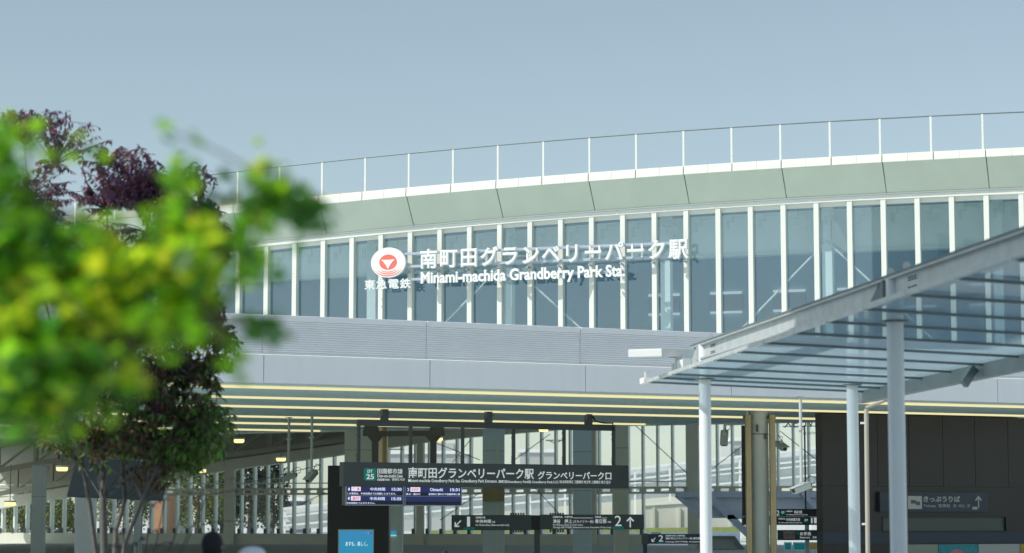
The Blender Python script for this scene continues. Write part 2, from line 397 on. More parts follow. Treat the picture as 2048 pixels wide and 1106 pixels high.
# ================================================================ NAME SIGN on the window band
OFF = .34
sign = thing('station_name_sign', 'white raised station name lettering with a red and white oval emblem on the window band', 'sign', U.org(), U.rot())
jp = '南町田グランベリーパーク駅'
sa, sb = U.lp(839, 520, OFF)[0], U.lp(1380, 500, OFF)[0]
z0 = (U.lp(860, 540, OFF)[1] + U.lp(1355, 520, OFF)[1]) / 2; cw = (sb - sa) / 13; EM = .95
GB = {}
def glyph(ch, name, material, parent, s, z, em, y, ext, bold):
    """one full-width character in an em box whose lower left corner is (s, z)"""
    o = text('田' + ch, name, material, parent, (0, 1, 0, 1), y, ext, bold)
    return o
def line_cells(body, parent, material, s0, s1, zlo, em_h, y, ext, bold, name):
    """full-width characters as separate objects: measured against 田 so each keeps its true place in the em box"""
    c = bpy.data.curves.new('t', 'FONT'); c.bevel_depth = bold; c.bevel_resolution = 0; c.extrude = .03; c.resolution_u = 4
    o = bpy.data.objects.new('t', c); COL.objects.link(o); cell = (s1 - s0) / len(body)
    def verts(b):
        c.body = b; bpy.context.view_layer.update()
        me = bpy.data.meshes.new_from_object(o.evaluated_get(bpy.context.evaluated_depsgraph_get()))
        r = [tuple(v.co) for v in me.vertices], [tuple(p.vertices) for p in me.polygons]; bpy.data.meshes.remove(me); return r
    ref = verts('田')[0]; ry0 = min(v[1] for v in ref); ry1 = max(v[1] for v in ref); rx0 = min(v[0] for v in ref); rx1 = max(v[0] for v in ref)
    rc = (rx0 + rx1) / 2; yc = (ry0 + ry1) / 2
    adv = (rx1 - rx0) / .80                # em advance of a full-width glyph
    k = cell / adv; kz = em_h / ((ry1 - ry0) / .80)
    for j, ch in enumerate(body):
        V, P = verts(ch)
        me = bpy.data.meshes.new(name)
        dz_ = .03 + bold
        me.from_pydata([((v[0] - rc) * k + s0 + cell * (j + .5), y - ext * (v[2] + dz_) / (2 * dz_), (v[1] - yc) * kz + zlo + em_h / 2) for v in V], [], P); me.update()
        me.materials.append(material)
        q = bpy.data.objects.new(name, me); COL.objects.link(q); q.parent = parent
    bpy.data.objects.remove(o)
line_cells(jp, sign, M['letter'], sa, sb, z0 - .035, .61, -OFF, .085, .032, 'letter')
rs0, rs1 = U.lp(843, 555, OFF)[0], U.lp(1251, 545, OFF)[0]
zr0 = U.lp(1045, 567.5, OFF)[1]; zr1 = U.lp(1045, 536.5, OFF)[1]
text('Minami-machida Grandberry Park Sta.', 'roman_lettering', M['letter'], sign, (rs0, rs1, zr0, zr1), -OFF, .06, .028)
line_cells('東急電鉄', sign, M['letter'], U.lp(729, 568, OFF)[0], U.lp(824, 568, OFF)[0], U.lp(777, 580.5, OFF)[1], .31, -OFF, .06, .024, 'letter')
for yy, xa, xb in ((507, 808, 1372), (532.5, 812, 1372), (558.5, 822, 1250)):
    za = U.lp(830, yy, OFF - .06)[1]
    MB().box(U.lp(xa, yy, .3)[0], U.lp(xb, yy, .3)[0], -OFF + .04, -OFF + .10, za - .035, za + .035).build('support_rail', M['rail'], sign)
for i in range(4, 15):
    s = S0 + SP * i - .06
    MB().box(s - .02, s + .02, -OFF + .09, -.02, zr1 + .02, zr1 + .06).build('stand_off', M['rail'], sign)
for j in (3, 5, 8, 10):                      # short uprights tying thin strokes to the rails
    s = sa + cw * (j + .5)
    m = MB()
    for dx in (-.14, .12): MB().box(s + dx, s + dx + .05, -OFF + .01, -OFF + .05, z0 + .12, z0 + .46).build('upright_tie', M['letter'], sign)
ecs, ecz = U.lp(776.5, 525, OFF + .05)
erx = (U.lp(811, 525, OFF)[0] - U.lp(742, 525, OFF)[0]) / 2; erz = (U.lp(777, 495, OFF)[1] - U.lp(777, 555, OFF)[1]) / 2
def ell(k, n=48, cz=0, kx=None): return [(ecs + erx * (kx or k) * cos(2 * pi * j / n), ecz + cz + erz * k * sin(2 * pi * j / n)) for j in range(n)]
yE = -OFF - .06
em = MB().prism([(x, -OFF + .05, z) for x, z in ell(1)], (0, -.11, 0)).build('emblem_disc', M['letter'], sign)
em2 = MB().prism([(x, yE, z) for x, z in ell(.51, cz=erz * .02)], (0, -.006, 0)).build('red_oval', M['red'], em)
tri = []
cor = [(-.40, .20), (.40, .20), (0, -.46)]; cx, cz_ = 0, .02
for k in range(3):
    a, b = cor[k], cor[(k + 1) % 3]; mid = ((a[0] + b[0]) / 2, (a[1] + b[1]) / 2)
    mid = (mid[0] + (cx - mid[0]) * .38, mid[1] + (cz_ - mid[1]) * .30)
    for u in range(8):
        t_ = u / 8
        tri.append(((1 - t_) ** 2 * a[0] + 2 * t_ * (1 - t_) * mid[0] + t_ * t_ * b[0], (1 - t_) ** 2 * a[1] + 2 * t_ * (1 - t_) * mid[1] + t_ * t_ * b[1]))
MB().prism([(ecs + erx * x, yE - .006, ecz + erz * z) for x, z in tri], (0, -.006, 0)).build('white_triangle', M['letter'], em)
for k, (ko, ki, sp) in enumerate(((.67, .61, 52), (.80, .73, 60), (.93, .86, 66))):
    m = MB(); n = 20
    for j in range(n):
        def at(r, a, c): return (ecs + erx * r * sin(a), yE - .004, ecz + erz * (-r * cos(a)) + c)
        a0, a1 = radians(-sp + 2 * sp * j / n), radians(-sp + 2 * sp * (j + 1) / n)
        f0, f1 = (1 - (abs(a0) / radians(sp)) ** 2), (1 - (abs(a1) / radians(sp)) ** 2)
        m.face([at(ko, a0, 0), at(ko, a1, 0), at(ko - (ko - ki) * f1 - .002, a1, 0), at(ko - (ko - ki) * f0 - .002, a0, 0)])
    m.build('red_arc', M['red'], em)

# ================================================================ ENTRANCE ROOF (lower), plane right side farther
L = Frame(47.7, .48)
er = thing('entrance_roof', 'flat grey entrance roof with ribbed band, plain fascia and yellow light strips under its soffit', 'roof', L.org(), L.rot())
LZ0, LZ1 = -15.5, 19.5
ZF0, ZF1, ZR1, ZC = 4.20, 4.775, 5.45, 5.565
cj = [L.lp(852, 640)[0], L.lp(1159, 655)[0]]; st = cj[1] - cj[0]
edges = [cj[0] + st * k for k in range(-5, 6)]
for a, b in zip(edges, edges[1:]):
    MB().box(a + .008, b - .008, -.06, .5, ZR1, ZC).build('sill_cap', M['silver'], er, bevel=.01)
    prof = []; n = 15; h = (ZR1 - ZF1) / n
    for k in range(n):
        z = ZF1 + h * k; prof += [(-.002, z), (-.03, z + h * .4), (-.03, z + h * .8), (-.002, z + h * .9)]
    prof += [(-.002, ZR1), (.2, ZR1), (.2, ZF1)]
    MB().prism([(a + .006, y, z) for y, z in prof], (b - a - .012, 0, 0)).build('ribbed_band', M['rib'], er)
fj = [L.lp(860, 740, .15)[0], L.lp(1171, 750, .15)[0]]; st = fj[1] - fj[0]
edges = [fj[0] + st * k for k in range(-5, 6)]
for a, b in zip(edges, edges[1:]):
    MB().box(a + .008, b - .008, -.15, .3, ZF0, ZF1 - .03).build('fascia_panel', M['silver'], er)
    MB().prism([(a + .004, -.17, ZF1 - .03), (a + .004, -.17, ZF1 - .015), (a + .004, -.14, ZF1), (a + .004, .1, ZF1), (a + .004, .1, ZF1 - .03)], (b - a - .008, 0, 0)).build('edge_glint_strip', M['trim'], er)  # pale chamfered strip: sun catching the top edge, put into its colour and shape
MB().box(LZ0, LZ1, .03, .28, ZF0 + .02, ZC - .02).build('frame_backing', M['dark'], er)
# roof slab and soffit in the plan between the front edge and the diagonal back edge
def lw(X, Y):                               # world -> local of L frame
    return ((X + L.B * (Y - L.A)) / L.n, (-(L.B) * X + (Y - L.A)) / L.n)
def back_y(s):                              # local depth of back edge (world line through (-5,70.5),(8.6,63.5))
    e = (1 / L.n, L.B / L.n); nrm = (-L.B / L.n, 1 / L.n)
    # point = (0,A)+s*e+t*nrm on Y = 67.93 - .515 X
    X0, Y0 = s * e[0], L.A + s * e[1]
    return (67.93 - .515 * X0 - Y0) / (nrm[1] + .515 * nrm[0])
m = MB()
y = -.13; rows = [ (49.4, 99), (53.7, 99), (58.1, 99), (63.9, 99), (68.5, 99), (73.6, 99)]
rowl = [(Y0 - L.A) / L.n for Y0, _ in rows]
# boards running parallel to the front edge
bp = .42; k = 0
while True:
    ya, yb = .32 + bp * k, .32 + bp * (k + 1) - .03
    if ya > 27: break
    k += 1
    # clip in s by the back edge: depth < back_y(s)
    def s_at(yy_):
        lo, hi = LZ0, LZ1
        if back_y(hi) > yy_: return hi
        for _ in range(40):
            mid = (lo + hi) / 2
            if back_y(mid) > yy_: lo = mid
            else: hi = mid
        return lo
    if back_y(LZ0) < ya: break
    if any(abs((ya + yb) / 2 - r) < .24 for r in rowl): 
        zz = 4.30
    else: zz = ZF0 + .03
    sa_, sb_ = s_at(ya), s_at(yb)
    m.hexa([(LZ0, ya, zz), (sa_, ya, zz), (sb_, yb, zz), (LZ0, yb, zz), (LZ0, ya, zz + .04), (sa_, ya, zz + .04), (sb_, yb, zz + .04), (LZ0, yb, zz + .04)])
m.build('soffit_board', M['ceil'], er)
bL, bR = back_y(LZ0), back_y(LZ1)
MB().hexa([(LZ0, .28, 4.36), (LZ1, .28, 4.36), (LZ1, bR, 4.36), (LZ0, bL, 4.36), (LZ0, .28, 5.40), (LZ1, .28, 5.40), (LZ1, bR, 5.40), (LZ0, bL, 5.40)]).build('roof_slab', M['grey'], er)
MB().hexa([(LZ0, bL, 4.18), (LZ1, bR, 4.18), (LZ1, bR + .15, 4.18), (LZ0, bL + .15, 4.18), (LZ0, bL, 5.42), (LZ1, bR, 5.42), (LZ1, bR + .15, 5.42), (LZ0, bL + .15, 5.42)]).build('back_edge_trim', M['grey'], er)
ends = [(LZ0, LZ1), (LZ0, LZ1), (LZ0, None), (LZ0, None), (LZ0, None), (LZ0, None)]
for r, (a, b) in zip(rowl, ends):
    if b is None:
        lo, hi = LZ0, LZ1
        for _ in range(40):
            mid = (lo + hi) / 2
            if back_y(mid) > r + .35: lo = mid
            else: hi = mid
        b = lo
    n = max(1, round((b - a) / 2.4)); st_ = (b - a) / n
    for k in range(n):
        MB().box(a + st_ * k + .006, a + st_ * (k + 1) - .006, r - .06, r + .06, 4.185, 4.235).build('light_strip', M['led'], er)

# ================================================================ GLASS CANOPY on the right
gc = thing('glass_canopy', 'glass walkway canopy on round white columns with dark purlins under its panes', 'canopy')
HG = 3.55
C1, C2, C3 = Vector((2.71, 32.1, 0)), Vector((3.80, 22.6, 0)), Vector((4.99, 33.5, 0))
dA = Vector((-.1147, 1, 0))                # column row direction, away
def rowx(Y): return 2.71 + (32.1 - Y) * .1147
def rx(Y): return rowx(Y) - .50            # left glass edge
BX = lambda Y: 5.42 + (35.6 - Y) * .0925   # right beam
def pur(Y0):                               # a purlin from the left edge at depth Y0 to the right beam
    x0_ = rx(Y0); t = 0
    for _ in range(20): x1_ = BX(Y0 + t * .48); t = x1_ - x0_
    return Vector((x0_, Y0, HG)), Vector((x1_, Y0 + t * .48, HG - .015 * t))
pys = [33.6, 32.6] + [31.7 - 1.42 * k for k in range(13)]
prev = None
for Y0 in pys:
    a, b = pur(Y0)
    MB().bar(a + Vector((0, 0, -.02)), b + Vector((0, 0, -.02)), .035, .03).build('purlin', M['galvd'], gc)
    MB().bar(a + Vector((-.05, -.02, -.01)), a + Vector((.04, .02, -.01)), .035, .05).build('glass_clamp', M['galv'], gc)
    if prev:
        p, q = prev
        MB().face([p, q, b, a]).build('glass_pane', M['glassr'], gc)
    prev = (a, b)
a, b = pur(pys[0])[0], pur(pys[-1])[0]
MB().bar(a + Vector((-.02, 0, .0)), b + Vector((-.02, 0, .0)), .05, .045).build('edge_rail', M['galv'], gc)
def ibeam(p, q, top, bot, mt, name, w_=.13):
    m = MB(); h = top - bot
    m.bar(p + Vector((0, 0, top - .012)), q + Vector((0, 0, top - .012)), w_, .024)
    m.bar(p + Vector((0, 0, bot + .012)), q + Vector((0, 0, bot + .012)), w_, .024)
    m.bar(p + Vector((0, 0, (top + bot) / 2)), q + Vector((0, 0, (top + bot) / 2)), .03, h - .05)
    return m.build(name, mt, gc)
pA, qA = Vector((rowx(32.75), 32.75, 0)), Vector((rowx(12.5), 12.5, 0))
qA.z = -.13
ibeam(pA, qA, 3.99, 3.765, M['galv'], 'main_beam', .15)
MB().bar(pA + Vector((-.0, 0, 4.0)), qA + Vector((0, 0, 4.0)), .17, .02).build('beam_gasket', M['galvd'], gc)
pB, qB = Vector((BX(35.7), 35.7, 0)), Vector((BX(14), 14, 0))
MB().bar(pB + Vector((.02, 0, 3.43)), qB + Vector((.02, 0, 3.43)), .14, .22).build('side_beam', M['galvd'], gc)
for Yb in (29.2, 24.5, 20):
    MB().bar(Vector((BX(Yb) - .1, Yb, 3.46)), Vector((BX(Yb) - .26, Yb - .1, 3.24)), .07, .12).build('beam_bracket', M['galvd'], gc)
for C, top, left in ((C1, 3.97, 1), (C2, 3.91, 1), (C3, HG - .03, 0)):
    n = 28; r = .084
    col = MB().tube([(C.x, C.y, 0), (C.x, C.y, top)], r, n).build('column', M['colw'], gc, smooth=True)
    MB().tube([(C.x, C.y, HG - .075), (C.x, C.y, HG - .055)], r + .055, n).build('collar', M['galvd'], col, smooth=True)
    MB().tube([(C.x, C.y, 0.0), (C.x, C.y, .03)], r + .08, n).build('base_plate', M['galv'], col)
    if left:
        for dy in (-.45, .12):
            c = C + dA * dy; m = MB(); pts = [(-.035, 0), (.035, 0), (.035, .09)] + [(.035 * cos(a_), .09 + .035 * sin(a_)) for a_ in [pi * k / 6 for k in range(1, 6)]] + [(-.035, .09)]
            m.prism([(c.x + x, c.y, top + z) for x, z in pts], (.0, .025, 0)); m.build('lifting_lug', M['galv'], col)
        # gusset on the far side of the column, bolts on the web
        a_ = C + dA * .10; b_ = C + dA * .62
        MB().prism([(a_.x - .09, a_.y, top), (a_.x - .09, a_.y, 3.70), (b_.x - .09, b_.y, 3.70), ((a_.x + b_.x) / 2 - .04, (a_.y + b_.y) / 2 + .1, top)], (.03, 0, 0)).build('gusset_plate', M['galv' if C is C1 else 'galvd'], col)
        for j in range(3):
            for zz in (top - .17, top - .145, top - .075, top - .05):
                c = C - dA * (.60 + .10 * j)
                MB().tube([(c.x - .015, c.y, zz), (c.x - .035, c.y, zz)], .008, 6).build('bolt', M['steel'], col)
            c = C - dA * (.5 + .12 * j); MB().tube([(c.x - .04, c.y, top), (c.x - .04, c.y, top + .04)], .011, 6).build('bolt', M['galvd'], col)
# end gutter box with its post, small vertical rods on the glass end
P0 = PY(1272, 706, 31.6); P1 = PY(1352, 709, 32.4)
MB().bar(PY(1290, 706, 31.9), PY(1366, 707.5, 33.4), .5, .11).build('gutter_box', M['trim'], gc, bevel=.008)
MB().bar(PY(1337, 711, 32.6), PY(1362, 712, 32.6), .08, .05).build('gutter_bracket', M['steel'], gc)
MB().bar(PY(1357, 738, 32.6), PY(1357, 708, 32.6), .09, .09).build('gutter_post', M['galv'], gc)
MB().bar(PY(1362, 730, 32.3), PY(1374, 727, 32.0), .12, .12).build('junction_box', M['trim'], gc)
for x, y0_, y1_ in ((1291, 757, 744), (1345, 742, 727), (1348, 742, 726)):
    MB().tube([PY(x, y0_, 33), PY(x, y1_, 33)], .012, 6).build('end_rod', M['trim'], gc)
MB().tube([PY(1291, 745, 33), PY(1302, 742, 33.4)], .008, 6).build('end_rod', M['trim'], gc)
MB().bar(PY(1286, 763, 33.7), PY(1294, 760, 33.5), .1, .08).build('end_plate', M['trim'], gc)

# ================================================================ BACK WINDOW WALL of the concourse
W = Frame(130, -.35)
bw = thing('concourse_window_wall', 'tall glazed end wall of the concourse with pale green mullions and a heavy transom', 'wall', W.org(), W.rot())
hp = [(0, 1018), (340, 961), (440, 944), (548, 929), (651, 915.7), (770, 897.7), (900, 878.6), (1014, 869), (1146, 858), (1300, 846), (1500, 836), (1700, 828)]
hs = [W.lp(x, y) for x, y in hp]
def wh(s):
    for (a, za), (b, zb_) in zip(hs, hs[1:]):
        if s <= b: return za + (zb_ - za) * (s - a) / (b - a)
    return hs[-1][1]
base = W.lp(1285.5, 900)[0]; ZTR = 3.12; open_s = W.lp(1292, 1000)[0]
for k in range(-52, 19):
    s = base + .85 * k
    if s < hs[0][0]: continue
    lo = .62 if s < open_s else ZTR
    MB().box(s - .055, s + .055, -.10, .26, lo, wh(s) + .1).build('mullion', M['wmul'], bw)
    if s < open_s: MB().box(s - .14, s - .02, -.2, .0, .62, .92).build('mullion_foot', M['steel'], bw)
    if k < 18: MB().face([(s, 0, lo), (s + .85, 0, lo), (s + .85, 0, wh(s + .85) + .1), (s, 0, wh(s) + .1)]).build('window_pane', M['glassw'], bw)
sl0, sl1 = hs[0][0] - .5, base + .85 * 18
MB().box(sl0, open_s + .1, -.15, .25, 0, .62).build('sill_wall', M['beige'], bw)
MB().box(sl0, sl1, -.14, .12, ZTR + .02, ZTR + .14).box(sl0, sl1, -.14, .12, ZTR - .26, ZTR - .14).build('transom', M['beige'], bw)
m = MB()
for k in range(-52, 19):
    s = base + .85 * k
    if s > sl0: m.box(s - .18, s + .18, -.12, .1, ZTR - .14, ZTR + .02)
m.build('transom_web', M['beige'], bw)
MB().tube([(sl0, -.3, ZTR + .42), (sl1 - 12, -.3, ZTR + .42)], .035, 6).build('cable_pipe', M['wmul'], bw)
for x in (465, 845, 1185, 1390, 1655):
    s = W.lp(x, 950)[0]; ww = .32 if x != 845 else .2
    MB().box(s - ww, s + ww, -.45, -.16, 0, wh(s) + .3).build('wall_post', M['beige'], bw)
for (xa, ya, xb, yb) in ((1270, 850, 1385, 957), (1500, 880, 1428, 935), (940, 880, 905, 925), (1100, 860, 1240, 845), (1060, 965, 1130, 1040), (872, 886, 960, 920), (1022, 925, 1100, 868), (1560, 862, 1640, 925), (500, 965, 640, 930), (880, 1040, 960, 985), (600, 1010, 650, 985)):
    (s0_, z0_), (s1_, z1_) = W.lp(xa, ya, .2), W.lp(xb, yb, .2)
    MB().tube([(s0_, -.2, z0_), (s1_, -.2, z1_)], .022, 5).build('brace_rod', M['galvd'], bw)
# glass lettering high on the right bay, read from behind
ptext(W, 'atcohno', 'glass_lettering', M['galvd'], bw, 1606, 1638, 862, 869, .05, mirror=False)
m = MB()
(s0_, z0_), (s1_, z1_) = W.lp(1565, 853, .05), W.lp(1640, 852, .05)
m.box(s0_, s1_, -.06, -.03, z0_ - .02, z0_ + .02).build('glass_line', M['galvd'], bw)
ptext(W, 'XEUVE', 'glass_lettering', M['galvd'], bw, 1568, 1640, 838, 855, .05)
# header beam
m = MB(); q = [hs[0][0] + (hs[-1][0] - hs[0][0]) * k / 24 for k in range(25)]
for a, b in zip(q, q[1:]): m.hexa([(a, -.5, wh(a)), (b, -.5, wh(b)), (b, .2, wh(b)), (a, .2, wh(a)), (a, -.5, wh(a) + .62), (b, -.5, wh(b) + .62), (b, .2, wh(b) + .62), (a, .2, wh(a) + .62)])
m.build('header_beam', M['beige'], bw)

# roof truss hall between entrance roof and back wall
tr = thing('concourse_roof_truss', 'dark brown steel roof trusses and boarded ceiling above the concourse', 'roof truss', W.org(), W.rot())
def chord(f, y0_, y1_, h, mt, nm):
    m = MB()
    for a, b in zip(q, q[1:]): m.hexa([(a, y0_, f(a)), (b, y0_, f(b)), (b, y1_, f(b)), (a, y1_, f(a)), (a, y0_, f(a) + h), (b, y0_, f(b) + h), (b, y1_, f(b) + h), (a, y1_, f(a) + h)])
    return m.build(nm, M[mt], tr)
for yk, dz in ((-2.2, .05), (-12, .35), (-24, .8), (-38, 1.0)):
    k_ = 1 + yk / 260
    lowf = lambda s, dz=dz: wh(s) + .55 + dz
    chord(lowf, yk, yk + .25, .28, 'truss', 'bottom_chord')
    chord(lambda s, dz=dz: wh(s) + 1.9 + dz, yk, yk + .25, .22, 'truss', 'top_chord')
    m = MB(); s = q[0]; kk = 0
    while s < q[-1] - 3:
        m.bar((s, yk + .12, lowf(s) + .2), (s, yk + .12, wh(s) + 2 + dz), .22, .16)
        m.bar((s, yk + .12, lowf(s) + .2), (s + 2.4, yk + .12, wh(s + 2.4) + 2 + dz), .12, .12)
        s += 2.4; kk += 1
    m.build('web_members', M['truss'], tr)
m = MB()
for a, b in zip(q, q[1:]): m.hexa([(a, -64, wh(a) + 3.4), (b, -64, wh(b) + 3.4), (b, .4, wh(b) + 2.2), (a, .4, wh(a) + 2.2), (a, -64, wh(a) + 3.6), (b, -64, wh(b) + 3.6), (b, .4, wh(b) + 2.4), (a, .4, wh(a) + 2.4)])
m.build('ceiling', M['truss'], tr)
m = MB()
for a, b in zip(q, q[1:]): m.hexa([(a, -.1, wh(a) + .6), (b, -.1, wh(b) + .6), (b, .1, wh(b) + .6), (a, .1, wh(a) + .6), (a, -.1, wh(a) + 2.3), (b, -.1, wh(b) + 2.3), (b, .1, wh(b) + 2.3), (a, .1, wh(a) + 2.3)])
m.build('end_wall', M['truss'], tr)

# small ceiling lamps
LAMPS = [((20, 1008), 70, 'lamp low at far left edge under the dark truss'), ((124, 938), 66, 'lamp left of the dark hanging display board'), ((402, 942), 74, 'lamp between green leaves and window tops'), ((478, 882), 74, 'lamp beside the leaf tips under the soffit'), ((562, 919), 80, 'lamp behind the left pole camera'),
         ((876, 879), 82, 'lamp beside the right post of the brown hanger frame'), ((1087, 860), 82, 'lamp just under the sign frame beam near its right end')]
for k, ((x, y), Y, lb) in enumerate(LAMPS):
    p = PY(x, y, Y); t = thing('ceiling_lamp', 'yellow glowing oval ceiling ' + lb, 'lamp', p, 0, 'ceiling lamps of the concourse')
    w_ = .17
    MB().tube([(0, 0, -.06), (0, 0, -.02), (0, 0, .05)], [w_ * .8, w_, w_], 16).build('diffuser', M['lamp'], t, smooth=True)
    MB().tube([(0, 0, .05), (0, 0, .10)], w_ * 1.05, 16).build('housing', M['beige'], t, smooth=True)
    MB().tube([(0, 0, .10), (0, 0, 1.2)], .012, 6).build('cable', M['steel'], t)

# ================================================================ CONCOURSE COLUMNS
def block_column(x0, x1, ytop, Y, mt, label, extra=None, depth=.6):
    a, b = PY(x0, 1035, Y), PY(x1, 1035, Y); zt_ = PY(x0, ytop, Y).z
    t = thing('concourse_column', label, 'column', ((a.x + b.x) / 2, Y, 0)); w_ = (b.x - a.x) / 2
    MB().box(-w_, w_, 0, depth, .12, zt_).build('shaft', M[mt], t, bevel=.012)
    MB().box(-w_ - .03, w_ + .03, -.03, depth + .03, 0, .12).build('base', M['steel'], t)
    MB().box(-w_ - .004, w_ + .004, -.004, depth + .004, 2.38, 2.39).box(-w_ - .004, w_ + .004, -.004, depth + .004, 3.6, 3.61).build('joint_line', M['steel'], t)
    return t, w_
t, w_ = block_column(688, 755, 850, 70, 'beige', 'broad beige column behind the left end of the long hanging sign')
t, w_ = block_column(965, 1009, 850, 71, 'grey', 'grey-green column with a tan box, behind the middle of the hanging sign')
MB().box(-w_ + .42, -w_ + .5, -.03, -.004, 0.2, 3.9).build('conduit', M['beige'], t)
MB().box(-w_ - .0, w_, -.12, -.004, 2.05, 2.62).build('tan_box', M['tan'], t)
t, w_ = block_column(1147, 1183, 848, 72, 'grey', 'narrow grey column with light streaks, right of the tan-boxed one')
block_column(1229, 1257, 846, 68, 'beige', 'narrow beige column at the right end of the long hanging sign')
t, w_ = block_column(778, 805, 985, 69, 'grey', 'grey column with a slim blue poster beside the black screen pillar')
MB().box(-.2, .02, -.05, -.004, -.2 + 1.2, 1.02 + .12).build('poster_screen', M['poster'], t)
block_column(150, 187, 940, 78, 'silver', 'pale grey column under the dark display board')
block_column(62, 86, 930, 92, 'grey', 'grey column near the left edge beyond the thin trunk')
block_column(268, 280, 920, 90, 'grey', 'slim grey column between the forked trunks')

# trio near x=1520: big pale drum with two bronze pipes
p = PY(1520, 1035, 57.5); rt = thing('round_column', 'round pale concrete column flanked by two bronze pipes under the soffit', 'column', (p.x, 57.5, 0))
MB().tube([(0, 0, .1), (0, 0, 4.2)], .235, 32).build('shaft', M['conc'], rt, smooth=True)
MB().tube([(0, 0, 0), (0, 0, .1)], .3, 32).build('base', M['steel'], rt, smooth=True)
MB().tube([(0, 0, 3.62), (0, 0, 3.64)], .24, 32).build('joint_band', M['steel'], rt)
for x in (1498, 1546):
    q_ = PY(x, 1035, 57.3); dx = q_.x - p.x
    MB().tube([(dx, -.25, 0), (dx, -.25, 4.1)], .085, 20).build('pipe', M['gold'], rt, smooth=True)
    MB().box(dx - .1, dx + .1, -.2, .1, 4.02, 4.1).build('pipe_clamp', M['steel'], rt)
    MB().box(dx - .02, dx + .02, -.2, .0, 2.1, 2.14).build('pipe_clamp', M['steel'], rt)
MB().box(-.1, -.05, -.30, -.2, 3.68, 3.86).box(.12, .17, -.3, -.18, 3.5, 3.62).build('junction_box', M['steel'], rt)
MB().box(-.32, -.28, -.1, .1, 0, 4.2).build('side_flange', M['beige'], rt)

# thin downpipe at x=1735
p = PY(1734, 1035, 45); t = thing('downpipe', 'slim pale downpipe with a bent top beside the dark wall', 'pipe', (p.x, 45, 0))
q_ = PY(1772, 797, 45) - p; q0 = PY(1737, 812, 45) - p
MB().tube([(0, 0, 0), (q0.x * .3, 0, EYE + q0.z - .05 - 0 if False else PY(1736, 818, 45).z), ], .045, 14).build('pipe', M['pipe'], t, smooth=True)
MB().tube([(0.01, 0, PY(1736, 816, 45).z), (PY(1772, 797, 45).x - p.x, 0, PY(1772, 800, 45).z)], .035, 12).build('pipe_elbow', M['pipe'], t, smooth=True)
MB().box(PY(1765, 790, 45).x - p.x, PY(1777, 790, 45).x - p.x, -.06, .06, PY(1770, 800, 45).z, 4.2).build('outlet_box', M['pipe'], t)
for yy in (846, 1048): MB().box(-.1, 0, -.02, .02, PY(1730, yy, 45).z - .02, PY(1730, yy, 45).z + .02).build('wall_clip', M['trim'], t)

# ================================================================ HANGING SIGN and its frame
G = Frame(57.9, .53)
fr = thing('sign_hanger_frame', 'charcoal steel frame hanging the long entrance sign from the soffit', 'frame', G.org(), G.rot())
bs0, bs1 = G.lp(716, 850)[0], G.lp(1230, 857)[0]; bz = G.lp(716, 849)[1]
bz1, bz0 = G.lp(1024, 845.5)[1], G.lp(1024, 857.5)[1]
MB().box(bs0, bs1, -.02, .1, bz0, bz1).build('cross_beam', M['charcoal'], fr)
for x in (770, 978, 1178):
    s = G.lp(x, 830)[0]
    b_ = MB().box(s - .075, s + .075, -.05, .12, bz1, 4.20).build('ceiling_bracket', M['steel'], fr)
    MB().box(s - .1, s - .075, -.03, .02, bz1 + .06, bz1 + .09).box(s + .075, s + .1, -.03, .02, bz1 + .06, bz1 + .09).box(s - .1, s + .1, -.07, -.05, bz1 + .16, bz1 + .18).build('bolt', M['steel'], b_)
ztop = G.lp(972, 927.6)[1]; zbot = G.lp(972, 975)[1]
for x in (718, 822, 926, 1028, 1129, 1228):
    s = G.lp(x, 890)[0]
    r_ = MB().box(s - .035, s + .035, -.01, .06, ztop - .02, bz0).build('hanger_rod', M['charcoal'], fr)
    for zz in (ztop + .05, ztop + .11, ztop + .17, bz0 - .1, bz0 - .24): MB().box(s - .07, s - .035, -.02, .03, zz, zz + .025).build('bolt', M['steel'], r_)
cs = G.lp(1182, 835)[0]; ce = G.lp(1222, 846)[0]
MB().tube([(cs, -.08, 4.15), (cs + .08, -.09, 4.02), (cs + .2, -.09, bz1 + .06), (cs + .35, -.09, bz1 + .04), (ce, -.09, bz1 + .04), (ce + .02, -.09, bz0)], .02, 6).build('power_cable', M['black'], fr)
sg = thing('entrance_sign', 'long charcoal hanging sign with teal DT 25 badge and white station name', 'sign', G.org(), G.rot())
m = MB(); b0, b1 = G.lp(687, 945, .12)[0], G.lp(1257.5, 955, .12)[0]
m.box(b0, b1, -.12, .12, zbot, ztop).build('board', M['charcoal'], sg)
OFS = .13
bd = MB()
s0_, z1_ = G.lp(728, 936, OFS); s1_, z0_ = G.lp(752, 961.5, OFS)
pts = []; r_ = .05
for cx_, cz_, a0 in ((s1_ - r_, z1_ - r_, 0), (s0_ + r_, z1_ - r_, 90), (s0_ + r_, z0_ + r_, 180), (s1_ - r_, z0_ + r_, 270)):
    for k in range(5): a = radians(a0 + 22.5 * k); pts.append((cx_ + r_ * cos(a), -OFS + .012, cz_ + r_ * sin(a)))
bo = bd.prism(pts, (0, -.012, 0)).build('line_badge', M['teal'], sg)
ptext(G, 'DT', 'badge_letters', M['offw'], bo, 735, 745, 939.5, 945.5, OFS + .004, bold=.02)
ptext(G, '25', 'badge_number', M['offw'], bo, 732.5, 748, 948, 958.5, OFS + .004, bold=.02)
def T(fr_, body, par, x0, x1, y0, y1, off, mt='offw', bold=.012, **k):
    o = ptext(fr_, body, 'lettering', M[mt], par, x0, x1, y0, y1, off, bold=bold, **k); return o
T(G, '田園都市線', sg, 754.5, 805, 937, 947.5, OFS, bold=.01)
T(G, 'Den-en-toshi Line', sg, 754.5, 805, 948.5, 955, OFS)
T(G, '田园都市线', sg, 754.5, 779, 957, 961.5, OFS)
T(G, '덴엔도시선', sg, 784, 809, 956.5, 961.5, OFS)
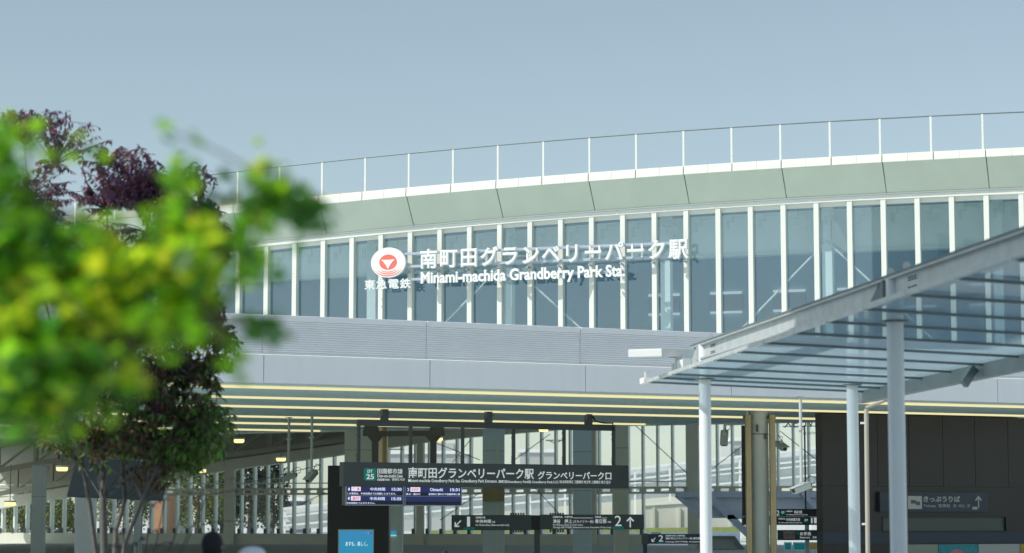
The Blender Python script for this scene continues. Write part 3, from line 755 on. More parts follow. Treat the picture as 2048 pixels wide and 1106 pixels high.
T(G, jp, sg, 816.5, 1067.5, 935.5, 957.5, OFS, bold=.016)
T(G, 'グランベリーパーク口', sg, 1075.5, 1222.5, 943, 959, OFS, bold=.016)
T(G, 'Minami-machida Grandberry Park Sta. Grandberry Park Entrance', sg, 816.5, 993.5, 958.5, 966.5, OFS, bold=.008)
T(G, '南町田Grandberry Park站 Grandberry Park入口', sg, 997, 1116, 960.5, 967.5, OFS, bold=.008)
T(G, '미나미마치다 그랜베리 파크역 그랜베리 파크 입구', sg, 1119, 1221, 961, 967.5, OFS, bold=.008)

def display(x0, x1, y0, y1, label):
    t = thing('departure_display', label, 'display', G.org(), G.rot(), 'departure displays under the entrance sign')
    m = MB(); o_ = .16
    s0_, s1_, z0_, z1_ = pbox(m, G, x0, x1, y0, y1, o_, .22); m.build('casing', M['steel'], t)
    e = .022
    # rim
    m = MB().box(s0_, s1_, -o_ - .012, -o_, z0_, z0_ + e).box(s0_, s0_ + e, -o_ - .012, -o_, z0_ + e, z1_).box(s1_ - e, s1_, -o_ - .012, -o_, z0_ + e, z1_)
    m.build('rim', M['rail'], t)
    h = (z1_ - z0_ - e) / 2
    for k in (0, 1):
        zz = z0_ + e + h * k
        MB().box(s0_ + e, s1_ - e, -o_ - .006, -o_, zz + h * .40, zz + h * .97).build('screen_row', M['navy'], t)
        MB().box(s0_ + e, s1_ - e, -o_ - .005, -o_, zz, zz + h * .395).build('screen_row', M['navyd'], t)
    MB().box(s0_ + e, s1_ - e, -o_ - .010, -o_, z0_ + e + h - .012, z0_ + e + h).build('divider_line', M['rail'], t)
    return t
OD = .17
t = display(691, 807, 972.8, 1011, 'left departure display under the long sign, two rows of train times')
def tg(x0, x1, y0, y1):
    m = MB(); pbox(m, G, x0, x1, y0, y1, OD + .002, .004); m.build('service_tag', M['scrpink'], t)
T(G, '1', t, 696.5, 699.5, 975.5, 981, OD + .004, 'scrtext'); tg(703, 721.5, 973.5, 982)
T(G, '準', t, 705, 711, 974.8, 980.8, OD + .006, 'scrgreen', .03); T(G, '急', t, 713.5, 719.5, 974.8, 980.8, OD + .006, 'scrred', .03)
T(G, '中央林間', t, 740.5, 770, 975, 981.5, OD + .004, 'scrtext'); T(G, '15:30', t, 783.5, 803, 975.5, 981.5, OD + .004, 'scrtext', .02)
T(G, 'この電車は、中央林間までの各駅にとまります。', t, 694, 792, 985, 989.3, OD + .004, 'scrtext', .006)
T(G, '1', t, 696, 699, 994, 999.5, OD + .004, 'scrtext'); tg(702, 721, 992.3, 1001)
T(G, '急行', t, 704.5, 719, 993.5, 999.8, OD + .006, 'scrred', .03)
T(G, '中央林間', t, 740, 769.5, 994, 1000.5, OD + .004, 'scrtext'); T(G, '15:35', t, 783, 802.5, 994.5, 1000.5, OD + .004, 'scrtext', .02)
T(G, '中央林間まで止まりません。', t, 693, 750, 1004, 1008, OD + .004, 'scrtext', .006)
t = display(809, 923.5, 974, 1012, 'right departure display under the long sign, only its upper row in use')
T(G, '2', t, 814.5, 818.5, 976, 982, OD + .004, 'scrtext'); tg(821, 840.5, 974.5, 983.5)
T(G, 'EXP.', t, 823.5, 838.5, 976.3, 981.5, OD + .006, 'scrred', .02)
T(G, 'Oimachi', t, 860, 885.5, 976, 982.3, OD + .004, 'scrtext'); T(G, '15:31', t, 900.5, 919, 976.5, 982.5, OD + .004, 'scrtext', .02)
T(G, '青山・溝の口', t, 812, 840, 986, 990.3, OD + .004, 'scrtext', .006); T(G, '長津田と溝の口で各駅停車に連', t, 857, 920, 986.2, 990.5, OD + .004, 'scrtext', .006)

# brown hanger frame behind
t = thing('brown_hanger_frame', 'dark brown hanging frame with two capped posts behind the long sign', 'frame', (0, 64, 0))
def wx(x, y, Y=64): v = PY(x, y, Y); return v.x, v.z
xa, za = wx(738, 862); xb, zb2 = wx(886, 872)
MB().box(xa + .1, xb - .1, -.05, .1, zb2, za).build('top_beam', M['brown'], t)
for x in (742, 874):
    cxx, _ = wx(x, 860); zc = za
    c = MB().prism([(cxx - .12, -.1, zc + .35), (cxx + .12, -.1, zc + .35), (cxx + .22, -.1, zc), (cxx + .22, -.1, zb2), (cxx - .22, -.1, zb2), (cxx - .22, -.1, zc)], (0, .3, 0)).build('end_cap', M['brown'], t)
    sgn = 1 if x == 742 else -1
    px_ = cxx + (.12 if x == 742 else -.1)
    MB().prism([(px_ - .22, -.06, zb2), (px_ + .22, -.06, zb2), (px_ + .09, -.06, zb2 - .16), (px_ - .09, -.06, zb2 - .16)], (0, .2, 0)).build('gusset', M['brown'], t)
    MB().box(px_ - .09, px_ + .09, -.05, .1, 2.75, zb2).build('post', M['brown'], t)
MB().box(wx(746, 900)[0], wx(872, 900)[0], -.08, .12, 2.5, 2.78).build('held_board', M['charcoal'], t)
p = PY(765, 900, 66); q_ = thing('bronze_drum_column', 'thin bronze round pipe column between brown frame posts', 'pipe', (p.x, 66.5, 0))
MB().tube([(0, 0, 0), (0, 0, 4.16)], .13, 20).build('shaft', M['gold'], q_, smooth=True)
MB().tube([(0, 0, 0), (0, 0, .06)], .2, 20).build('base', M['steel'], q_)

# ================================================================ BLACK SCREEN PILLAR
BP = Frame(60, 0)
t = thing('screen_pillar', 'tall black pillar with a bright blue advertising screen left of the displays', 'pillar', (0, 60, 0))
x0_, x1_ = PY(655, 1000, 60).x, PY(778, 1000, 60).x; zt_ = PY(700, 931, 60).z
MB().box(x0_, x1_, 0, .9, 0, zt_).build('body', M['black'], t, bevel=.015)
m = MB(); pbox(m, BP, 675.5, 747.5, 1058.5, 1200, .02, .03); m.build('screen_frame', M['gold'], t)
m = MB(); pbox(m, BP, 677.5, 746, 1060.5, 1198, .03, .02); sc_ = m.build('screen', M['poster'], t)
T(BP, 'あすも、美しく。', t, 691, 735, 1083, 1092, .036, 'scrpale', .0)
T(BP, '●', t, 735.5, 738, 1065, 1067.5, .036, 'scrred', 0)
T(BP, 'TOKYU', t, 738.8, 744.5, 1065.2, 1067.6, .036, 'navy', .02)

# ================================================================ PLATFORM DIRECTION SIGNS
def arrow(fr_, par, x, y, h, ang, off, mt='offw'):
    s, z = fr_.lp(x, y, off); hh = h * fr_.A / F / 2
    pts = [(-.12, -1), (.12, -1), (.12, .5), (.55, .05), (.72, .25), (0, 1), (-.72, .25), (-.55, .05), (-.12, .5)]
    ca, sa2 = cos(radians(ang)), sin(radians(ang))
    MB().prism([(s + (px_ * ca - pz * sa2) * hh, -off, z + (px_ * sa2 + pz * ca) * hh) for px_, pz in pts], (0, -.006, 0)).build('arrow', M[mt], par)
D = Frame(62, 0)
t = thing('platform_sign', 'wide dark platform sign on a post, arrows to track 1 and track 2', 'sign', (0, 62, 0))
m = MB(); sA, sB, zA, zB = pbox(m, D, 903, 1063, 1030, 1060.5, .1, .2); m.build('left_panel', M['charcoal'], t)
m = MB(); pbox(m, D, 1080, 1288, 1029, 1059, .1, .2); m.build('right_panel', M['charcoal'], t)
m = MB(); pbox(m, D, 1063, 1080, 1030.5, 1060, .07, .14); m.build('joint_box', M['black'], t)
xm = D.lp(1074, 1060)[0]; MB().box(xm - .075, xm + .075, -.05, .1, 0, D.lp(1074, 1060)[1]).build('post', M['steel'], t)
m = MB()
for x in (1022, 1027, 1032, 1037, 1042, 1047, 1101, 1106, 1111, 1116, 1121, 1126):
    for yy in (1029.5, 1061): s, z = D.lp(x, yy); m.box(s - .025, s + .025, -.05, .0, z - .05, z + .05)
m.build('bird_spikes', M['steel'], t)
o_ = .105
arrow(D, t, 915.5, 1047.5, 18, 135, o_); T(D, '1', t, 934, 940, 1033.5, 1053, o_, bold=.0)
m = MB(); pbox(m, D, 926.5, 949.5, 1054.5, 1059.5, .11, .008); m.build('teal_tab', M['teal'], t)
T(D, '田園都市線', t, 951.5, 970.5, 1033, 1037, o_, bold=.005); T(D, '中央林間', t, 951.5, 982, 1039, 1046, o_); T(D, '方面', t, 984, 990, 1042, 1046, o_, bold=.005)
T(D, 'for Chuo-rinkan (Den-en-toshi Line)', t, 951.5, 1018, 1048, 1053, o_, bold=.004)
T(D, '田園都市線', t, 1106, 1125, 1032, 1036, o_, bold=.005); T(D, '半蔵門線', t, 1129, 1145, 1032, 1036, o_, bold=.005); T(D, '伊勢崎線', t, 1190, 1202, 1032, 1036, o_, bold=.005)
m = MB(); pbox(m, D, 1146, 1186, 1035.5, 1036.3, .108, .006); pbox(m, D, 1203, 1214, 1035.5, 1036.3, .108, .006); m.build('rule_line', M['offw'], t)
T(D, '渋谷', t, 1106, 1121, 1038.5, 1046.5, o_); T(D, '押上', t, 1129, 1144, 1038.5, 1046.5, o_); T(D, '(スカイツリー前)', t, 1146, 1187, 1040, 1047, o_, bold=.008)
T(D, '春日部', t, 1190, 1213, 1038, 1046.5, o_); T(D, '方面', t, 1215, 1222, 1042, 1046, o_, bold=.005)
T(D, 'for Shibuya (Den-en-toshi Line),', t, 1106, 1166, 1048, 1052.2, o_, bold=.004)
T(D, 'Oshiage (SKYTREE) (Hanzomon Line), Kasukabe (Tobu Line)', t, 1106, 1222, 1053, 1057.2, o_, bold=.004)
T(D, '2', t, 1229.5, 1243, 1031.5, 1052, o_, bold=.0)
m = MB(); pbox(m, D, 1224, 1248, 1053.3, 1058.3, .11, .008); m.build('teal_tab', M['teal'], t)
arrow(D, t, 1260.5, 1044, 21, 0, o_)

D2 = Frame(78, 0)
t = thing('platform_sign', 'small dark track 2 sign with down-left arrow behind the first white canopy column', 'sign', (0, 78, 0))
m = MB(); pbox(m, D2, 1284, 1406, 1068, 1088, .1, .2); m.build('panel', M['charcoal'], t)
m = MB(); pbox(m, D2, 1284, 1296, 1067, 1089, .13, .26); m.build('joint_box', M['brown'], t)
s, z = D2.lp(1290, 1088); MB().box(s - .07, s + .07, -.04, .1, 0, z).build('post', M['steel'], t)
arrow(D2, t, 1307, 1079.5, 11, 135, .105); T(D2, '2', t, 1317, 1326.5, 1070.5, 1083, .105, bold=0)
m = MB(); pbox(m, D2, 1314.5, 1329, 1084, 1087, .11, .008); m.build('teal_tab', M['teal'], t)
T(D2, '田園都市線 半蔵門線', t, 1331, 1370, 1070, 1073, .105, bold=.004); T(D2, '渋谷 押上(スカイツリー前) 春日部', t, 1331, 1400, 1074.5, 1079.5, .105); T(D2, 'Oshiage (SKYTREE), Kasukabe', t, 1331, 1400, 1082, 1085.5, .105, bold=.004)
m = MB()
for x in range(1304, 1322, 4): s, z = D2.lp(x, 1067.5); m.box(s - .02, s + .02, -.05, 0, z - .04, z + .05)
m.build('bird_spikes', M['steel'], t)

D3 = Frame(66, 0)
t = thing('platform_sign', 'two-line dark track sign with round teal badges beside the black wall', 'sign', (0, 66, 0))
m = MB(); pbox(m, D3, 1485, 1652, 1018, 1033, .1, .2); m.build('upper_panel', M['charcoal'], t)
m = MB(); pbox(m, D3, 1485, 1652, 1034, 1050, .1, .2); m.build('lower_panel', M['charcoal'], t)
s, z = D3.lp(1489, 1018); MB().box(s - .05, s + .05, .12, .2, z, 4.2).build('hanger', M['steel'], t)
s, z = D3.lp(1612, 1018); MB().box(s - .02, s + .02, .05, .1, z, 4.2).build('hanger', M['steel'], t)
T(D3, '1', t, 1538, 1541, 1021, 1031, .105, bold=0)
T(D3, '2', t, 1552.5, 1559, 1021, 1031, .105, bold=0)
for (x, y) in ((1566, 1025.5), (1612.5, 1041)):
    s, z = D3.lp(x, y, .105); MB().prism([(s + .09 * cos(2 * pi * k / 20), -.105, z + .09 * sin(2 * pi * k / 20)) for k in range(20)], (0, -.006, 0)).build('teal_badge', M['teal'], t)
    T(D3, 'DT', t, x - 3, x + 3, y - 2.5, y + 1.5, .113, bold=.02)
T(D3, '田園都市線', t, 1573, 1585, 1021, 1024, .105, bold=.004); T(D3, '渋谷方面', t, 1588, 1604, 1021, 1027, .105); T(D3, 'for Shibuya (Den-en-toshi Line)', t, 1573, 1615, 1028, 1031, .105, bold=.004)
T(D3, '田園都市線', t, 1557, 1570, 1036, 1039, .105, bold=.004); T(D3, '中央林間方面', t, 1572, 1600, 1036, 1042, .105); T(D3, 'for Chuo-rinkan (Den-en-toshi Line)', t, 1557, 1604, 1044, 1047, .105, bold=.004)
T(D3, '1', t, 1622, 1625, 1035.5, 1046.5, .105, bold=0)
m = MB(); pbox(m, D3, 1628, 1639, 1035, 1046.5, .108, .008); m.build('lift_pictogram', M['offw'], t)
D4 = Frame(70, 0)
t = thing('toilet_sign', 'dark toilet direction sign with small coloured pictograms below the track sign', 'sign', (0, 70, 0))
m = MB(); pbox(m, D4, 1556, 1656, 1060, 1080.5, .1, .2); m.build('panel', M['charcoal'], t)
s, z = D4.lp(1614.5, 1080); MB().box(s - .06, s + .06, -.03, .08, 0, z + 1).build('post', M['galv'], t)
m = MB(); pbox(m, D4, 1567, 1574, 1063, 1077, .108, .008); pbox(m, D4, 1575, 1583, 1063, 1077, .108, .008); pbox(m, D4, 1584, 1590, 1063, 1077, .108, .008); m.build('pictogram_tile', M['ppale'], t)
for x, mt in ((1570.5, 'red'), (1579, 'blue'), (1587, 'red')):
    s, z = D4.lp(x, 1070, .112)
    MB().prism([(s - .03, -.112, z - .07), (s + .03, -.112, z - .07), (s + .045, -.112, z + .03), (s + .02, -.112, z + .08), (s - .02, -.112, z + .08), (s - .045, -.112, z + .03)], (0, -.004, 0)).build('pictogram', M[mt], t)
m = MB(); pbox(m, D4, 1592, 1598, 1063.5, 1069.5, .108, .008); m.build('pictogram_tile', M['teal'], t)
T(D4, 'お手洗', t, 1600, 1622, 1064, 1071, .105); T(D4, 'Restrooms', t, 1600, 1620, 1073, 1076.5, .105, bold=.004); T(D4, '洗手间  화장실', t, 1625, 1652, 1072.5, 1077, .105, bold=.004)

# ================================================================ BLACK WALL BLOCK (ticket hall) on the right
K = Frame(54.5, .48)
kb = thing('ticket_hall_block', 'matte black wall block with a long glazed slot under the soffit at right', 'building', K.org(), K.rot())
k0 = K.lp(1645, 950)[0]; k1 = K.lp(2048, 950)[0] + 6
jx = [k0] + [K.lp(x, 900)[0] for x in (1755, 1818, 1886, 1950, 2016)] + [k1 - 4, k1]
(sq0, zq1), (sq1, zq0) = K.lp(1765, 1034.5), K.lp(2012.5, 1062.5); zp = K.lp(1900, 1087)[1]
zq1 = K.lp(1890, 1034.5)[1]; zq0 = K.lp(1890, 1062)[1]
for a, b in zip(jx, jx[1:]):
    MB().box(a + .006, b - .006, 0, .3, 2.35, 4.19).build('wall_panel', M['wallblack'], kb)
z_m = 2.345
MB().box(k0, sq0 - .02, 0, .3, zq0 - .02, z_m).box(sq1 + .02, k1, 0, .3, zq0 - .02, z_m).box(sq0 - .02, sq1 + .02, 0, .3, zq1 + .02, z_m).build('wall_panel', M['wallblack'], kb)
MB().box(k0, k1, 0, .3, zp, zq0 - .022).build('wall_panel', M['slate'], kb)
MB().box(k0, k1, .02, .3, 0, zp - .004).build('wall_panel', M['wallblack'], kb)
MB().hexa([(k0, .3, 0), (k0 + .2, .3, 0), (k0 + 4.6, 6, 0), (k0 + 4.4, 6, 0), (k0, .3, 4.19), (k0 + .2, .3, 4.19), (k0 + 4.6, 6, 4.19), (k0 + 4.4, 6, 4.19)]).build('side_wall', M['wallblack'], kb)
MB().box(k0 + .5, k1, .32, .4, 0, zq0 - .03).box(k0 + 2.6, k1, 3.2, 3.3, 0, 4.18).build('inner_wall', M['pgrey'], kb)
MB().box(sq0 - .02, sq0 + .012, -.012, .1, zq0 - .02, zq1 + .02).box(sq1 - .012, sq1 + .02, -.012, .1, zq0 - .02, zq1 + .02).box(sq0 + .013, sq1 - .013, -.012, .1, zq1, zq1 + .02).box(sq0 + .013, sq1 - .013, -.012, .1, zq0 - .02, zq0).build('slot_frame', M['black'], kb)
MB().box(sq0 + .013, sq1 - .013, .05, .06, zq0, zq1).build('slot_pane', glass('frosted_slot_glass', (.6, .68, .6), .05, .4, .55, (.30, .36, .30)), kb)
m = MB()
for s_, e_ in ((sq0 + 1.0, sq0 + 2.1), (sq0 + 2.2, sq0 + 2.7)): m.box(s_, e_, .8, 1.2, .4, zq1 + .3)
m.build('inner_cabinet', M['truss'], kb)
for a, b, mt in ((1815, 1874.5, 'pgrey'), (1876, 1954, 'pblue'), (1956, 2038, 'ppale'), (2039.5, 2100, 'pgold')):
    s0_, s1_ = K.lp(a, 1098)[0], K.lp(b, 1098)[0]
    o = MB().box(s0_, s1_, -.03, .018, zp - 1.0, zp - .02).build('wall_poster', M[mt], kb)
    if mt == 'pblue':
        sc = (s0_ + s1_) / 2
        MB().prism([(sc - .05 + .26 * cos(2 * pi * k / 24), -.03, zp - .36 + .22 * sin(2 * pi * k / 24)) for k in range(24)], (0, -.006, 0)).build('poster_motif', M['ppink'], o)
t = thing('ticket_sign', 'blurred slate ticket sign with ticket pictogram and turning arrow on the black wall', 'sign', K.org(), K.rot())
m = MB(); pbox(m, K, 1760, 1976.5, 984.5, 1023.5, .12, .11); m.build('panel', M['slate'], t)
m = MB(); pbox(m, K, 1816, 1844, 992, 1018, .128, .008); pt = m.build('pictogram_tile', M['ppale'], t)
m = MB(); pbox(m, K, 1822, 1832, 1000, 1007, .134, .006); pbox(m, K, 1832, 1840, 1003, 1010, .134, .006); m.build('pictogram', M['charcoal'], pt)
T(K, 'きっぷうりば', t, 1847, 1920, 992, 1004, .125, 'ppale', .03); T(K, 'Tickets  售票处  표 사는 곳', t, 1847, 1940, 1008, 1015, .125, 'ppale', .008)
arrow(K, t, 1957, 1003, 26, 0, .125, 'ppale')
s, z = K.lp(1949, 1012, .125); MB().box(s - .07, s + .09, -.131, -.125, z - .09, z - .02).build('arrow_hook', M['ppale'], t)

# ================================================================ CAMERAS
def cctv(x, y, ytop, Y, yaw, tilt, label, L_=.42):
    p = PY(x, y, Y); t = thing('security_camera', label, 'security camera', p, 0, 'security cameras hung from the soffit')
    if ytop:
        zt_ = 4.21 - p.z
        pm = MB().tube([(0, 0, .12), (0, 0, zt_)], .035, 12).build('pole', M['camg'], t, smooth=True)
        MB().tube([(0, 0, zt_ * .62), (0, 0, zt_ * .62 + .05)], .075, 12).build('pole_collar', M['camg'], pm)
        MB().box(-.09, .09, -.09, .09, zt_ - .02, zt_).build('ceiling_plate', M['camg'], pm)
    MB().box(-.05, .05, -.05, .05, .06, .14).build('bracket', M['camg'], t)
    b = bpy.data.objects.new('body', None)
    h = MB().box(-L_ / 2, L_ / 2, -.085, .085, -.07, .06).build('housing', M['camg'], t, bevel=.012)
    v = MB().box(-L_ / 2 - .06, L_ / 2 - .02, -.10, .10, .065, .08).build('sunshield', M['camg'], t)
    ln = MB().tube([(-L_ / 2 - .012, 0, 0), (-L_ / 2 - .001, 0, 0)], .05, 14).build('lens', M['camd'], t)
    bk = MB().box(L_ / 2 + .001, L_ / 2 + .03, -.06, .06, -.05, .04).build('back_plate', M['camd'], t)
    rot = Matrix.Rotation(radians(yaw), 4, 'Z') @ Matrix.Rotation(radians(tilt), 4, 'Y')
    for o in (h, v, ln, bk): o.matrix_local = rot
    q_ = rot @ Vector((L_ / 2, 0, 0))
    MB().tube([q_, q_ + Vector((.12, 0, .06)), q_ + Vector((.14, 0, .16)), q_ + Vector((.03, 0, .2)), Vector((.03, 0, .13))], .010, 6).build('cable', M['camd'], t)
    return t
cctv(577, 955, 1, 61, 15, -22, 'left camera of the pair on long poles, lens low to the left')
cctv(623, 952, 1, 60, 60, -35, 'right camera of the pair on long poles, turned more to the front')
cctv(1449, 876, 0, 58, 78, -55, 'camera hung beside the round column, seen nose on')
cctv(1562, 892, 0, 58.5, 120, -25, 'camera tucked behind the right bronze pipe', .35)
cctv(1603, 976, 1, 50, 25, -18, 'camera on a long pole in front of the glazed wall near the black block')
p = PY(1449, 876, 58)
a_ = thing('camera_arm', 'grey bent arm from the round column carrying a camera', 'bracket', p)
MB().bar((0, 0, .13), (0, 0, .32), .05, .05).build('drop_arm', M['camg'], a_)
MB().bar((-.02, 0, .34), (.55, 0, .36), .05, .05).build('cross_arm', M['camg'], a_)

# dark display board behind the tree at left
t = thing('dark_display_board', 'large dark blue hanging display board seen from behind the tree branches', 'display', (0, 58, 0))
def q3(x, y, d=0): v = PY(x, y, 58 + d); return (v.x, d, v.z)
MB().hexa([q3(133, 994, 0), q3(325, 1002, 0), q3(325, 1002, .5), q3(133, 994, .5), q3(153, 914, 0), q3(340, 926, 0), q3(340, 926, .5), q3(153, 914, .5)]).build('board', M['slate'], t, bevel=.02)
for x in (180, 310):
    v = q3(x, 918, .2); MB().box(v[0] - .04, v[0] + .04, .16, .24, v[2], 4.2).build('hanger', M['steel'], t)

# ================================================================ OUTSIDE beyond the back wall
def far_box(name, label, cat, x0, x1, ytop, Y, depth, mt, wins=None, ybot=None):
    a, b = PY(x0, ytop, Y), PY(x1, ytop, Y)
    t = thing(name, label, cat, ((a.x + b.x) / 2, Y, 0)); w_ = (b.x - a.x) / 2
    MB().box(-w_, w_, 0, depth, 0, a.z).build('wall', M[mt], t)
    MB().box(-w_ - .2, w_ + .2, -.2, depth + .2, a.z, a.z + .35).build('roof_edge', M['trim'], t)
    if wins:
        nx, nz, z0_, z1_ = wins
        for i in range(nx):
            for j in range(nz):
                sx = -w_ + 2 * w_ * (i + .18) / nx; ex = -w_ + 2 * w_ * (i + .82) / nx
                zz = z0_ + (z1_ - z0_) * j / nz; ze = z0_ + (z1_ - z0_) * (j + .62) / nz
                MB().box(sx, ex, -.04, .03, zz, ze).build('window', M['farwin'], t)
    return t, w_, a.z
t, w_, z_ = far_box('office_block', 'pale flat block with a roof box seen above the sign, left part', 'building', 768, 935, 908, 260, 20, 'far', (6, 2, 3, 7.5))
MB().box(w_ - 4.2, w_ - 1.6, 2, 8, z_ + .35, z_ + 1.3).build('roof_box', M['far'], t)
far_box('office_block', 'pale striped block seen above the sign, right of the grey-green column', 'building', 1040, 1112, 905, 250, 15, 'far', (8, 2, 3, 8))
far_box('tower_block', 'tall grey block with dark windows left of the round column', 'building', 1463, 1502, 882, 240, 12, 'far', (2, 4, 3.5, 9.3))
far_box('far_house', 'low dark-roofed house seen between far trees and ramp', 'building', 560, 605, 1002, 230, 10, 'navyroof')
far_box('terracotta_building', 'orange terracotta wall seen under the dark display board', 'building', 308, 327, 985, 150, 6, 'orange')
far_box('grey_building', 'mauve grey wall beside the orange one, seen through the windows', 'building', 327, 352, 965, 160, 6, 'ppale')

# footbridge ramp: stacked pale panels rising to the right, each with a white rail
rp = thing('footbridge_ramp', 'long pale footbridge ramp with white handrails rising to the right beyond the glass', 'ramp', (0, 165, 0))
def rz_(x, y): v = PY(x, y, 165); return v.x, v.z
for (xa, ya, xb, yb, th) in ((560, 1016, 1660, 890, 5), (560, 1032, 1660, 914, 4), (560, 1050, 1660, 945, 4), (900, 1003, 1660, 925, 3)):
    a, b = rz_(xa, ya), rz_(xb, yb); h = th * 165 / F
    MB().hexa([(a[0], -.3, a[1] - h), (b[0], -.3, b[1] - h), (b[0], .0, b[1] - h), (a[0], 0, a[1] - h), (a[0], -.3, a[1]), (b[0], -.3, b[1]), (b[0], 0, b[1]), (a[0], 0, a[1])]).build('handrail', M['rampw'], rp)
a, b = rz_(560, 1020), rz_(1660, 895); c_, d_ = rz_(1660, 965), rz_(560, 1062)
MB().hexa([(a[0], .2, d_[1]), (b[0], .2, c_[1]), (b[0], 2.4, c_[1]), (a[0], 2.4, d_[1]), (a[0], .2, a[1]), (b[0], .2, b[1]), (b[0], 2.4, b[1]), (a[0], 2.4, a[1])]).build('side_panel', M['ramp'], rp)
for k in range(16):
    x = 570 + 70 * k; v = rz_(x, 1035); f_ = (x - 560) / 1100
    MB().box(v[0] - .07, v[0] + .07, -.25, .0, 0, rz_(x, 1018 - 126 * f_)[1]).build('post', M['rampw'], rp)
# retaining wall, verge, low roof, far canopy
t = thing('retaining_wall', 'cream concrete retaining wall in sun beyond the concourse', 'wall', (0, 152, 0))
v0, v1 = PY(1286, 1012, 152), PY(1480, 1000, 152)
MB().hexa([(v0.x, 0, 0), (v1.x, 0, 0), (v1.x, 1, 0), (v0.x, 1, 0), (v0.x, 0, v0.z), (v1.x, 0, v1.z), (v1.x, 1, v1.z), (v0.x, 1, v0.z)]).build('wall_body', M['conc'], t)
MB().hexa([(v0.x, -.1, v0.z), (v1.x, -.1, v1.z), (v1.x, 1, v1.z), (v0.x, 1, v0.z), (v0.x, -.1, v0.z + .2), (v1.x, -.1, v1.z + .2), (v1.x, 1, v1.z + .2), (v0.x, 1, v0.z + .2)]).build('coping', M['rampw'], t)
for k in range(4):
    s = v0.x + .6 + 1.7 * k; MB().box(s, s + .18, -.12, 0, 0, v0.z - .1).build('buttress', M['conc'], t)
def verge(name, x0, y0, x1, y1, Y, h, mt, label, cat):
    a, b = PY(x0, y0, Y), PY(x1, y1, Y)
    o = thing(name, label, cat, (0, Y, 0))
    MB().hexa([(a.x, 0, 0), (b.x, 0, 0), (b.x, 2, 0), (a.x, 2, 0), (a.x, 0, a.z), (b.x, 0, b.z), (b.x, 2, b.z), (a.x, 2, a.z)]).build('top', M[mt], o)
    return o
verge('clipped_hedge', 860, 1061, 1480, 1054, 149, .3, 'grass', 'low sunlit yellow-green hedge strip in front of the ramp', 'hedge')
verge('low_wall', 480, 1078, 800, 1077, 147, .3, 'conc', 'low pale wall catching sun below the ramp at left', 'wall')
t = verge('low_roof_shed', 640, 1069, 1480, 1065, 144, .3, 'blue', 'long low blue-grey shed roof behind the window feet', 'shed')

t = thing('far_canopy', 'blue-grey tilted canopy roof with a diagonal strut beyond the concourse', 'canopy', (0, 118, 0))
def c3(x, y, d=0): v = PY(x, y, 118 + d); return (v.x, d, v.z)
MB().prism([c3(1350, 988), c3(1700, 988), c3(1700, 1036), c3(1458, 1036), c3(1400, 1036)], (0, .15, 0)).build('roof_sheet', M['skyroof'], t)
MB().prism([c3(1350, 984, -.4), c3(1700, 984, -.4), c3(1700, 995, -.4), c3(1356, 995, -.4)], (0, .3, 0)).build('front_gutter', M['rail'], t)
MB().bar(c3(1352, 990, -.3), c3(1404, 1034, -.3), .12, .22).build('edge_beam', M['rail'], t)
MB().bar(c3(1420, 994, -.5), c3(1500, 1072, -.5), .12, .36).build('diagonal_strut', M['rail'], t)
MB().bar(c3(1455, 1034, -.5), c3(1700, 1030, -.5), .12, .22).build('lower_beam', M['rail'], t)
MB().bar(c3(1604, 985, -.5), c3(1640, 1024, -.5), .12, .22).build('diagonal_strut', M['rail'], t)
MB().box(c3(1500, 1060)[0] - .12, c3(1500, 1060)[0] + .12, -.3, 0, 0, c3(1500, 1066)[2]).build('post', M['rail'], t)
t = thing('far_shelter', 'small grey-roofed shelter behind the track 2 sign', 'shelter', (0, 112, 0))
def c4(x, y, d=0): v = PY(x, y, 112 + d); return (v.x, d, v.z)
MB().prism([c4(1400, 1072), c4(1468, 1072), c4(1486, 1098), c4(1400, 1098)], (0, 1.5, 0)).build('roof_sheet', M['pgrey'], t)
MB().prism([c4(1400, 1072, -.2), c4(1468, 1072, -.2), c4(1469, 1076, -.2), c4(1400, 1076, -.2)], (0, .15, 0)).build('gutter', M['galvd'], t)
MB().bar(c4(1467, 1073, -.2), c4(1490, 1104, -.2), .08, .14).build('edge_beam', M['galvd'], t)
for x in (1405, 1465): v = c4(x, 1090, .3); MB().box(v[0] - .05, v[0] + .05, .3, .4, 0, v[2]).build('post', M['galvd'], t)
for (xa, xb, mt, lb) in ((1570, 1582, 'teal', 'small green advert panel under the toilet sign'), (1588, 1610, 'teal', 'wider dark green advert panel under the toilet sign'), (1620, 1640, 'pgold', 'yellow-green advert panel beside the sign post')):
    a, b = PY(xa, 1086, 100), PY(xb, 1099, 100)
    t = thing('advert_panel', lb, 'advert panel', ((a.x + b.x) / 2, 100, 0), 0, 'advert panels on the far wall'); w_ = (b.x - a.x) / 2
    MB().box(-w_ - .04, w_ + .04, .01, .06, b.z - .04, a.z + .04).build('frame', M['trim'], t)
    MB().box(-w_, w_, -.01, .008, b.z, a.z).build('sheet', M[mt], t)
    MB().box(-w_ * .4, -w_ * .3, .02, .06, 0, b.z - .04).box(w_ * .3, w_ * .4, .02, .06, 0, b.z - .04).build('leg', M['trim'], t)
# street lamps
for (x, ytop, lb) in ((1110, 879, 'twin-armed street lamp far behind the sign'), ):
    p = PY(x, ytop, 200); t = thing('street_lamp', lb, 'street lamp', (p.x, 200, 0))
    MB().tube([(0, 0, 0), (0, 0, p.z - .3)], [.1, .06], 8).build('pole', M['galvd'], t, smooth=True)
    for sg_ in (-1, 1):
        MB().tube([(0, 0, p.z - .35), (sg_ * .5, 0, p.z - .1)], .04, 6).build('arm', M['galvd'], t)
        MB().box(sg_ * .45 - .35, sg_ * .45 + .35, -.12, .12, p.z - .14, p.z - .02).build('lamp_head', M['galvd'], t)

